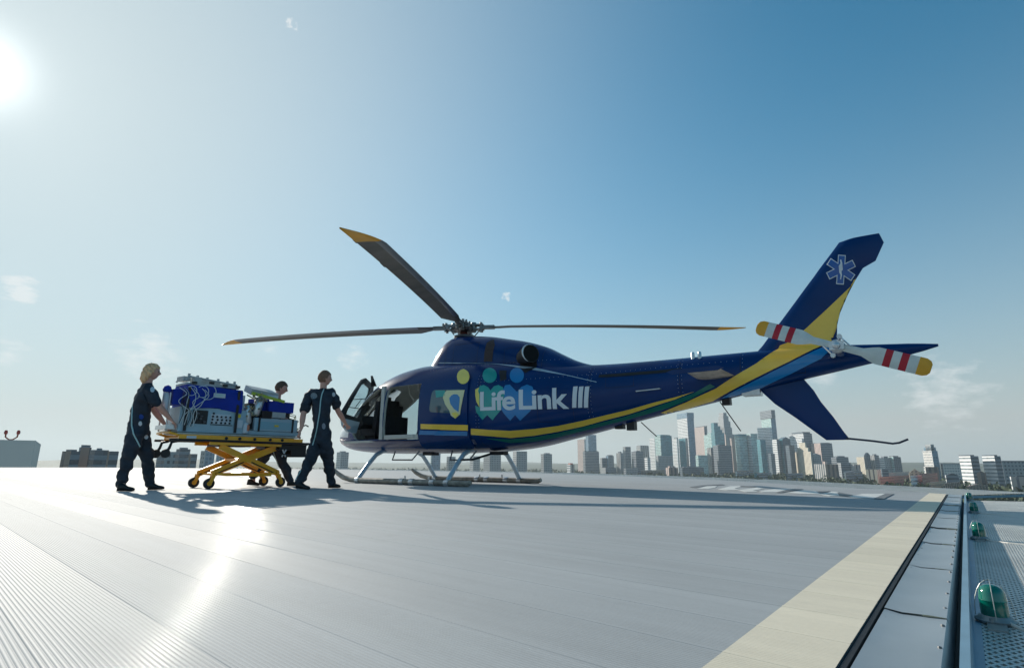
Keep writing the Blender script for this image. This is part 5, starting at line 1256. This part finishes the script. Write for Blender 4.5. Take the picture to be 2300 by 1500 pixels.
    # shoes
    for a in 'lr':
        b = MB(); h, t, an = P[a + 'heel'], P[a + 'toe'], P[a + 'an']; d = (t - h); L = d.length; d.normalize(); u = Vector((0, 0, 1)); u = (u - d * u.dot(d)).normalized(); w = d.cross(u)
        n = 12; rows = []
        prof = [(-.02, .030, .0, .06), (0., .037, .0, .09), (.22, .038, .0, .105), (.40, .038, .0, .085), (.6, .045, .0, .062), (.82, .047, .0, .052), (.95, .036, .004, .042), (1.0, .015, .010, .030)]
        for (q, hw, z0, z1) in prof:
            row = []
            for k in range(n):
                an_ = 2 * math.pi * k / n; cx, cz = math.cos(an_), math.sin(an_)
                row.append(Mi @ (h - u * .03 * s + d * (L * q) + w * (hw * s * math.copysign(abs(cx) ** .7, cx)) + u * (s * (z0 + (z1 - z0) * (.5 + .5 * math.copysign(abs(cz) ** .7, cz))))))
            rows.append(row)
        b.add([v for r_ in rows for v in r_], [(i * n + k, i * n + (k + 1) % n, (i + 1) * n + (k + 1) % n, (i + 1) * n + k) for i in range(len(rows) - 1) for k in range(n)] + [tuple(range(n)), tuple((len(rows) - 1) * n + k for k in range(n))[::-1]])
        b.build('shoe', M_shoe, root, smooth=60)
    join([hair_mesh(P['head'], f, up, l, s, long_)], 'hair', hairmat, root, Mi)
    # reflective piping and patches laid on the suit
    ci = Mi @ CAM
    def onsuit(px, py, lift=.006):
        d = pxray(px, py); r = bv.ray_cast(ci, d)
        return (r[0] + r[1] * lift) if r[0] is not None else None
    for pts in piping:
        q = [];
        for (x0, y0), (x1, y1) in zip(pts[:-1], pts[1:]):
            for t in np.linspace(0, 1, 6): 
                h = onsuit(x0 + (x1 - x0) * t, y0 + (y1 - y0) * t, .003)
                if h is not None and (not q or (h - q[-1]).length > .01): q.append(h)
        if len(q) > 2: b = MB(); b.tube(q, .0085 * s, 6); b.build('piping', M_pipe, root)
    for (px, py, rx, ry, m) in patches:
        bm = bmesh.new(); c0 = onsuit(px, py)
        if c0 is None: continue
        ring = []
        for k in range(14):
            h = onsuit(px + rx * math.cos(k * .4488), py + ry * math.sin(k * .4488))
            if h is not None: ring.append(bm.verts.new(h))
        if len(ring) < 4: continue
        cv = bm.verts.new(c0)
        for k in range(len(ring)): bm.faces.new((cv, ring[k], ring[(k + 1) % len(ring)]))
        bm_obj('patch', bm, m, root)
    return root, P
def people():
    # blonde woman pushing at the head end; walks to the right
    D = 9.45
    person('blonde woman in dark flight suit pushing the yellow stretcher from behind', D, dict(
        head=(341, 836, 0), neck=(332, 861, 0), chest=(323, 893, 0), waist=(313, 938, 0), hip=(309, 962, 0),
        lsh=(326, 873, .17), rsh=(331, 872, -.17), lel=(345, 920, .22), rel=(359, 914, -.14), lwr=(369, 951, .20), rwr=(384, 942, -.06), lhd=(378, 959, .18), rhd=(395, 953, -.05),
        lkn=(330, 1022, .10), lan=(336, 1082, .08), lheel=(332, 1096, .06, .032), ltoe=(370, 1092, .06, .035),
        rkn=(289, 1024, -.10), ran=(272, 1084, -.10), rheel=(263, 1098, -.20, .035), rtoe=(303, 1099, -.20, .03)),
        face=(.80, .55, .08), hairmat=M_blond, long_=True, scale=1.02, curl=(.75, .75), palm=dict(l=(.2, .3, -1), r=(.2, .3, -1)),
        piping=[[(301, 874), (299, 900), (297, 930), (296, 955), (300, 974), (308, 990), (314, 1003)]],
        patches=[(342, 875, 5, 6, M_patch), (317, 936, 5, 6, pm('blue pouch', (.02, .06, .3), .5)), (315, 951, 4, 5, M_patch), (328, 981, 4.5, 5, M_patch)])
    # man in front, pulling; seen from behind, walking right and away
    D = 9.05
    person('man in dark flight suit walking between stretcher and helicopter nose', D, dict(
        head=(730, 850, 0), neck=(727, 873, 0), chest=(721, 902, 0), waist=(722, 952, 0), hip=(722, 984, 0),
        lsh=(698, 880, .05), rsh=(745, 880, .02), lel=(681, 930, -.05), rel=(759, 922, .15), lwr=(677, 963, -.1), rwr=(776, 951, .45), lhd=(670, 978, -.1), rhd=(786, 963, .62),
        lkn=(698, 1030, -.05), lan=(674, 1080, -.10), lheel=(666, 1091, -.12, .05), ltoe=(696, 1097, -.2, .03),
        rkn=(737, 1032, .12), ran=(744, 1080, .22), rheel=(738, 1092, .25, .035), rtoe=(765, 1089, .30, .035)),
        face=(.75, .62, .0), hairmat=M_gingr, scale=1.02, curl=(.8, .35), palm=dict(l=(.6, .8, -.2), r=(.2, .2, -1)),
        piping=[[(728, 873), (723, 885), (720, 900), (718, 925), (714, 950), (711, 968), (707, 985), (702, 1000)], [(676, 1056), (668, 1070), (663, 1080)]],
        patches=[(705, 889, 8, 7, pm('dull back emblem', (.20, .24, .27), .6)), (749, 886, 3.5, 5, M_patch), (727, 957, 4, 7, pm('radio pouch', (.25, .27, .32), .5))])
    # man on the far side of the stretcher
    D = 10.35
    person('man half hidden on the far side of the stretcher, head bent over it', D, dict(
        head=(632, 872, 0), neck=(624, 894, 0), chest=(616, 918, 0), waist=(612, 958, 0), hip=(610, 985, 0),
        lsh=(615, 908, .18), rsh=(622, 908, -.16), lel=(632, 940, .20), rel=(636, 938, -.20), lwr=(650, 955, .05), rwr=(652, 952, -.22), lhd=(658, 962, 0), rhd=(662, 960, -.22),
        lkn=(592, 1030, .05), lan=(569, 1068, .1), lheel=(556, 1081, .12, .05), ltoe=(584, 1087, .1, .03),
        rkn=(632, 1030, -.06), ran=(650, 1074, -.08), rheel=(645, 1085, -.1, .035), rtoe=(672, 1087, -.1, .035)),
        face=(.80, .35, -.22), tilt=(.22, .1, 1), hairmat=M_brownh, scale=1.0, curl=(.7, .7),
        piping=[[(612, 1004), (616, 1020), (622, 1035), (627, 1050)]])
people()

# ================================================================== STRETCHER
GTH = .85; GM = Matrix.Translation((-4.294, 9.035, 0)) @ Matrix.Rotation(GTH, 4, 'Z')     # local x: along the stretcher (right end +), -y: near side
M_yf = pm('yellow powder coat', (1.0, .42, .02), .4, var=.12, scale=8, coat=.3)
M_bk = pm('black plastic', (.012, .012, .014), .4)
M_rub = pm('wheel rubber', (.03, .03, .03), .7)
M_cloth = pm('royal blue cover cloth', (.004, .03, .32), .75, var=.2, scale=5, bump=.6, bscale=9)
M_house = pm('pale blue grey housing', (.34, .48, .55), .45, var=.08)
M_equip = pm('equipment grey', (.42, .45, .45), .5, var=.15, scale=12)
def stretcher():
    root = empty('stretcher', GM); tag(root, 'yellow wheeled stretcher with crossed legs carrying the blue covered incubator', 'stretcher')
    for x, y in ((-.543, -.291), (-.543, .291), (.543, -.291), (.543, .291)):
        b = MB(); b.lathe([(.030, -.022), (.068, -.020), (.078, -.012), (.078, .012), (.068, .020), (.030, .022)], (x, y, .078), (0, 1, 0), 24); w = b.build('wheel', M_rub, root, smooth=40)
        b = MB(); b.lathe([(.0, -.026), (.034, -.026), (.034, .026), (.0, .026)], (x, y, .078), (0, 1, 0), 16); b.build('wheel_hub', M_yf, w, smooth=40)
        b = MB(); xi = x - math.copysign(.05, x)
        for s in (-1, 1): b.bar((x, y + s * .032, .08), (xi, y + s * .032, .19), .008, .05)
        b.box((xi, y, .195), (.07, .08, .02)); b.lathe([(.022, 0), (.022, .05)], (xi, y, .195), n=12); b.build('caster_fork', M_yf, w, bevel=.003)
    b = MB()
    for y in (-.27, .27): b.tube([(-.46, y, .215), (-.3, y, .20), (.3, y, .20), (.46, y, .215)], .020, 10)
    for x in (-.44, .44, .0): b.tube([(x, -.27, .21), (x, .27, .21)], .018, 10)
    b.bb(.05, .38, -.30, -.25, .17, .215)
    b.build('base_frame', M_yf, root, smooth=50)
    for y in (-.245, .245):
        for s in (1, -1):
            yo = y + s * .018
            b = MB(); b.bar((-.50 * s, yo, .215), (.44 * s, yo, .615), .03, .095 if s > 0 else .09)
            g = b.build('scissor_leg', M_yf, root, bevel=.006)
            b = MB(); b.bar((-.50 * s, yo - .001, .19), (-.05 * s, yo - .001, .385), .034, .016); b.build('leg_channel', M_bk, g)
    b = MB(); b.tube([(-.03, -.29, .415), (-.03, .29, .415)], .035, 12); b.bb(-.13, .07, -.28, .28, .39, .44); b.build('pivot_bar', M_yf, root, smooth=40)
    # upper frame
    b = MB()
    for y in (-.285, .285):
        b.bar((-1.03, y, .735), (.86, y, .725), .035, .075); b.bar((-.6, y, .66), (.5, y, .655), .03, .05)
    for x in (-1.0, -.4, .2, .84): b.bar((x, -.28, .72), (x, .28, .72), .05, .03)
    b.tube([(-1.03, -.28, .76), (-1.14, -.26, .79), (-1.16, -.1, .80), (-1.16, .1, .80), (-1.14, .26, .79), (-1.03, .28, .76)], .018, 10)
    b.build('litter_frame', M_yf, root, bevel=.006)
    b = MB()
    for y in (-.305, .305): b.tube([(-1.15, y, .69), (-.7, y, .695), (.5, y, .685), (.98, y, .69)], .018, 8)
    b.tube([(.98, -.305, .69), (1.0, 0, .69), (.98, .305, .69)], .018, 8); b.build('side_rail', M_bk, root, smooth=50)
    b = MB(); b.bb(.70, .96, -.26, .26, .47, .67); b.bb(.75, .93, -.262, .2, .50, .64); b.tube([(.96, -.22, .66), (1.02, -.22, .69), (1.02, .22, .69), (.96, .22, .66)], .012, 8); b.build('foot_box', M_bk, root, bevel=.012)
    b = MB(); b.box((.60, -.2, .62), (.22, .14, .08)); b.tube([(.42, -.28, .60), (.5, -.3, .52), (.66, -.28, .50)], .012, 8); b.box((.45, 0, .62), (.3, .3, .05)); b.box((-.2, 0, .635), (.5, .4, .04)); b.build('lift_motor', M_bk, root, bevel=.01)
    b = MB(); b.box((.56, -.29, .53), (.02, .01, .13), Matrix.Rotation(.5, 3, 'Y')); b.box((.56, -.292, .53), (.02, .01, .13), Matrix.Rotation(-.5, 3, 'Y')); b.build('white_strap', pm('white webbing', (.6, .6, .6), .6), root)
    for x in (-.38, -.18, .05, .3, .5):
        b = MB(); b.lathe([(.022, 0), (.024, .012), (.0, .02)], (x, -.303, .735), (0, -1, 0), 10); b.build('frame_knob', M_bk, root)
    # loading wheels at the head end
    for y in (-.20, .20):
        b = MB(); b.tube([(-1.0, y, .68), (-1.08, y, .66), (-1.10, y, .58), (-1.13, y, .52)], .020, 8); g = b.build('loading_arm', M_bk, root, smooth=50)
        b = MB(); b.lathe([(.02, -.02), (.058, -.018), (.064, 0), (.058, .018), (.02, .02)], (-1.14, y, .50), (0, 1, 0), 20); b.build('loading_wheel', M_rub, g, smooth=40)
    b = MB(); b.bb(-1.05, .80, -.29, .29, .775, .80); b.build('mattress_tray', pm('worn grey tray', (.40, .43, .40), .5, var=.2, scale=10), root, bevel=.006)
    b = MB(); b.bb(-.93, -.80, -.306, -.303, .715, .755); b.build('frame_label', M_patch, root)
stretcher()
def incubator():
    root = empty('incubator', GM @ Matrix.Translation((0, 0, .805))); tag(root, 'transport incubator under a royal blue cover on the stretcher', 'incubator')
    T = lambda o: o.data.transform(Matrix.Translation((0, 0, -.805)))
    def B(name, mat, fn, bevel=.01, smooth=None, parent=root): b = MB(); fn(b); o = b.build(name, mat, parent, bevel=bevel, smooth=smooth); T(o); return o
    B('base_housing', M_house, lambda b: (b.bb(-1.05, -.10, -.27, .27, .81, 1.17), b.bb(-.12, .80, -.25, .25, .81, .87)), .025)
    B('monitor_bay', M_bk, lambda b: (b.bb(-.88, -.67, -.276, -.26, .93, 1.13),), .012)
    def knobs(b):
        rnd = random.Random(4)
        for i in range(16): b.lathe([(.014, 0), (.016, .012), (.008, .02)], (-.60 + (i % 5) * .065 + rnd.uniform(-.01, .01), -.275, .96 + (i // 5) * .045), (0, -1, 0), 8)
        b.bb(-.62, -.30, -.277, -.268, .925, .935)
    B('printed_panel', M_patch, lambda b: (b.bb(-.62, -.34, -.274, -.265, .945, 1.09),), 0)
    B('control_knobs', M_bk, knobs, 0)
    def bay(b):
        rnd = random.Random(9)
        for i in range(6): b.lathe([(.02, 0), (.02, .02), (.01, .03)], (-.86 + rnd.uniform(.03, .16), -.277, .95 + rnd.uniform(.0, .15)), (0, -1, 0), 8)
    B('monitor_dials', M_steel, bay, 0)
    # cloth cover with sagging hem and folds
    bm = bmesh.new(); n = 30; m = 26; rows = []
    prof = [(-.285, 1.165), (-.29, 1.22), (-.292, 1.30), (-.29, 1.38), (-.28, 1.45), (-.25, 1.49), (-.12, 1.50), (.12, 1.50), (.25, 1.49), (.28, 1.45), (.29, 1.3), (.285, 1.17)]
    for i in range(n):
        x = -.99 + .80 * i / (n - 1); row = []
        for j, (y, z) in enumerate(prof):
            w = .010 * math.sin(11 * x + j) + .006 * math.sin(27 * x + 2.3 * j)
            low = 1 if j in (0, len(prof) - 1) else 0
            row.append(bm.verts.new((x, y + (w if abs(y) > .2 else 0), z - .805 + low * (.015 * math.sin(9 * x) - .02 * (1 if x > -.5 else 0)) + (w * .5 if abs(y) < .2 else 0) - .02 * (x + .6))))
        rows.append(row)
    for i in range(n - 1):
        for j in range(len(prof) - 1): bm.faces.new((rows[i][j], rows[i][j + 1], rows[i + 1][j + 1], rows[i + 1][j]))
    for rw in (rows[0], rows[-1]): bm.faces.new(rw)
    bm_obj('blue_cover', bm, M_cloth, root, 50)
    B('cover_label', M_patch, lambda b: b.box((-.55, -.303, 1.365), (.17, .006, .065)), 0)
    B('cover_label_print', pm('pale green print', (.45, .62, .60), .6), lambda b: (b.box((-.55, -.307, 1.375), (.11, .003, .018)), b.box((-.56, -.307, 1.352), (.08, .003, .008))), 0)
    B('end_cover', M_cloth, lambda b: (b.box((-1.10, -.12, 1.30), (.12, .26, .22)), b.lathe([(.0, 1.36), (.05, 1.37), (.06, 1.40), (.04, 1.45), (.0, 1.47)], (-1.22, -.16, 0), n=14)), .03)
    B('gas_bottle', M_patch, lambda b: b.lathe([(.0, 1.10), (.042, 1.11), (.045, 1.15), (.045, 1.30), (.03, 1.34), (.015, 1.37)], (-1.22, -.16, 0), n=16), 0, 40)
    B('bracket_pole', M_sil, lambda b: (b.tube([(-1.18, -.2, .82), (-1.18, -.2, 1.36)], .012, 8), b.tube([(-1.15, .2, .82), (-1.15, .2, 1.45)], .012, 8), b.tube([(-1.18, -.2, 1.2), (-1.0, -.2, 1.2)], .01, 6), b.bb(-1.2, -1.05, -.24, .2, .84, .90)), 0, 50)
    rnd = random.Random(21)
    for k in range(9):      # hoses and cables at the head end
        x0 = -1.12 + rnd.uniform(0, .35); x1 = -1.08 + rnd.uniform(0, .25)
        pts = [Vector((x0, -.30, 1.45)), Vector((x0 + .05, -.33, 1.34)), Vector((x0 + rnd.uniform(-.08, .12), -.335, 1.22)), Vector((x1, -.325, 1.08)), Vector((x1 - .03, -.30, .90))]
        pts = [p + Vector((rnd.uniform(-.03, .03), 0, rnd.uniform(-.02, .02))) for p in pts]
        q = []
        for i in range(25):
            t = i / 24 * 4; a = min(3, int(t)); u = t - a; g = lambda i_: pts[max(0, min(4, i_))]
            q.append(.5 * ((2 * g(a)) + (g(a + 1) - g(a - 1)) * u + (2 * g(a - 1) - 5 * g(a) + 4 * g(a + 1) - g(a + 2)) * u * u + (3 * g(a) - g(a - 1) - 3 * g(a + 1) + g(a + 2)) * u**3))
        B('hose', pm('clear hose', (.62, .66, .66), .4) if k % 3 else M_bk, lambda b: b.tube(q, .0048, 6), 0, 50)
    def loop(b):
        for cx, r in ((-.80, .085), (-.72, .11), (-.95, .07)): b.tube([(cx + r * math.cos(t), -.315 - .01 * math.sin(t), 1.40 + r * math.sin(t)) for t in np.linspace(-2.2, 2.4, 16)], .006, 6)
    B('looped_hose', pm('pale hose', (.5, .58, .7), .4), loop, 0, 50)
    for x in (-.97, -.26): B('black_strap', M_bk, lambda b: b.bb(x - .02, x + .02, -.298, -.292, .82, 1.46), 0)
    for x in (.115, .675): B('black_strap', M_bk, lambda b: b.bb(x - .015, x + .015, -.271, -.264, .86, 1.08), 0)
    B('yellow_sticker', pm('yellow sticker', (.8, .6, .05), .5), lambda b: (b.box((-.22, -.2745, 1.08), (.06, .004, .05)), b.box((.40, -.269, .96), (.07, .004, .03))), 0)
    B('white_module', M_patch, lambda b: (b.box((-.20, -.272, .96), (.10, .02, .12)), b.box((-.16, -.15, 1.30), (.07, .12, .22)), b.box((.30, -.2, 1.42), (.18, .1, .06))), .006)
    # equipment on top
    B('top_rail', M_equip, lambda b: (b.tube([(-1.0, -.2, 1.56), (-.98, -.2, 1.62), (-.3, -.2, 1.56)], .016, 8), b.tube([(-1.0, .2, 1.56), (-.98, .2, 1.63), (-.25, .2, 1.57)], .016, 8), b.bb(-1.0, -.24, -.22, .22, 1.50, 1.53)), 0, 50)
    def topkit(b):
        rnd = random.Random(2)
        for (x, z, w, h) in ((-.96, 1.60, .10, .07), (-.84, 1.575, .10, .09), (-.70, 1.57, .13, .07), (-.54, 1.56, .12, .08), (-.40, 1.55, .08, .06), (-.29, 1.545, .12, .08)):
            b.box((x, rnd.uniform(-.12, .05), z), (w, .22, h), Matrix.Rotation(rnd.uniform(-.1, .1), 3, 'Z'))
            b.lathe([(.0, 0), (.02, .0), (.02, .04), (.0, .045)], (x + .02, -.1, z + h / 2), n=8)
    B('top_equipment', M_equip, topkit, .008)
    B('top_connector', M_bk, lambda b: [b.box((x, -.24, z), (.07, .02, .035)) for x, z in ((-.9, 1.53), (-.66, 1.55), (-.46, 1.53), (-.27, 1.53))], .004)
    # right half: gas cylinders, pumps, screen
    B('gas_cylinder', M_sil, lambda b: b.lathe([(.0, -.14), (.06, -.13), (.075, -.09), (.075, .12), (.05, .16), (.02, .18)], (.10, -.18, 1.24), (.2, 0, 1), 20), 0, 40)
    B('gas_cylinder', M_sil, lambda b: b.lathe([(.0, -.16), (.05, -.15), (.06, -.12), (.06, .10), (.03, .15)], (-.06, -.20, 1.12), (-.1, 0, 1), 18), 0, 40)
    B('small_bottle', M_patch, lambda b: b.lathe([(.0, .82), (.04, .825), (.04, .94), (.025, .98), (.0, .985)], (-.10, -.285, 0), n=14), 0, 40)
    B('bottle_band', pm('orange label', (.65, .22, .12), .5), lambda b: b.lathe([(.041, .86), (.0415, .90), (.041, .95)], (-.085, -.285, 0), n=14), 0, 40)
    B('pump_box', M_house, lambda b: b.bb(.04, .76, -.262, .22, .875, 1.075), .03)
    B('pump_panel', pm('pale blue panel', (.24, .44, .52), .4), lambda b: b.bb(.08, .70, -.266, -.255, .90, 1.02), .006)
    B('drape_box', M_cloth, lambda b: b.box((.46, -.16, 1.27), (.42, .20, .17)), .02)
    B('drape_box', M_cloth, lambda b: b.box((.18, -.02, 1.24), (.24, .24, .30)), .02)
    B('small_screen', M_equip, lambda b: b.box((.42, -.255, 1.135), (.22, .05, .09)), .008)
    B('display_unit', M_equip, lambda b: b.box((.18, -.08, 1.50), (.44, .30, .10), Matrix.Rotation(.10, 3, 'Y') @ Matrix.Rotation(.3, 3, 'X')), .01)
    B('warning_band', pm('yellow green print', (.42, .52, .05), .5), lambda b: b.bar((-.05, -.26, 1.455), (.50, -.26, 1.36), .02, .045), .004)
    B('pump_body', M_bk, lambda b: (b.box((.22, -.22, 1.13), (.16, .10, .12)), b.box((.0, -.05, 1.1), (.12, .3, .4)), b.box((.62, .0, 1.14), (.1, .3, .14))), .008)
    def rightkit(b):
        rnd = random.Random(8)
        for k in range(26): b.lathe([(.0, 0), (.014, .0), (.018, .02), (.010, .04)], (rnd.uniform(-.12, .12), -.27 + rnd.uniform(0, .1), rnd.uniform(1.05, 1.46)), (rnd.uniform(-1, 1), -1, rnd.uniform(-1, 1)), 8)
        b.tube([(-.12, -.25, 1.42), (-.02, -.3, 1.36), (.1, -.28, 1.42), (.2, -.27, 1.34)], .012, 6)
    B('valve_cluster', pm('brassy fittings', (.42, .36, .24), .4, .6, var=.5, scale=30), rightkit, 0)
    def endkit(b):
        rnd = random.Random(18)
        for k in range(9):
            z = rnd.uniform(.9, 1.3); b.tube([(.66, rnd.uniform(-.25, .0), z), (.80 + rnd.uniform(0, .06), rnd.uniform(-.25, 0), z - .03), (.74, rnd.uniform(-.25, 0), z - rnd.uniform(.1, .3))], .008, 6)
    B('end_hoses', pm('olive hoses', (.34, .34, .16), .5, var=.6, scale=20), endkit, 0, 50)
    B('end_bracket', M_bk, lambda b: (b.bb(.78, .86, -.22, .22, .83, .90), b.tube([(.8, -.26, .95), (.90, -.28, 1.0), (.96, -.26, .98)], .012, 6)), .006)
incubator()

# ================================================================== AIR
def haze():
    b = MB(); b.bb(-13000, 13000, -13000, 13000, GZ - 1.5, 420)
    m = bpy.data.materials.new('distance haze'); m.use_nodes = True; nt = m.node_tree; nt.nodes.clear()
    out = nt.nodes.new('ShaderNodeOutputMaterial'); v = nt.nodes.new('ShaderNodeVolumePrincipled'); v.inputs['Color'].default_value = (.80, .90, .95, 1); v.inputs['Density'].default_value = HAZE; v.inputs['Anisotropy'].default_value = .2
    nt.links.new(v.outputs[0], out.inputs['Volume']); o = b.build('haze', m); tag(o, kind='stuff')
HAZE = 0.85e-4
haze()
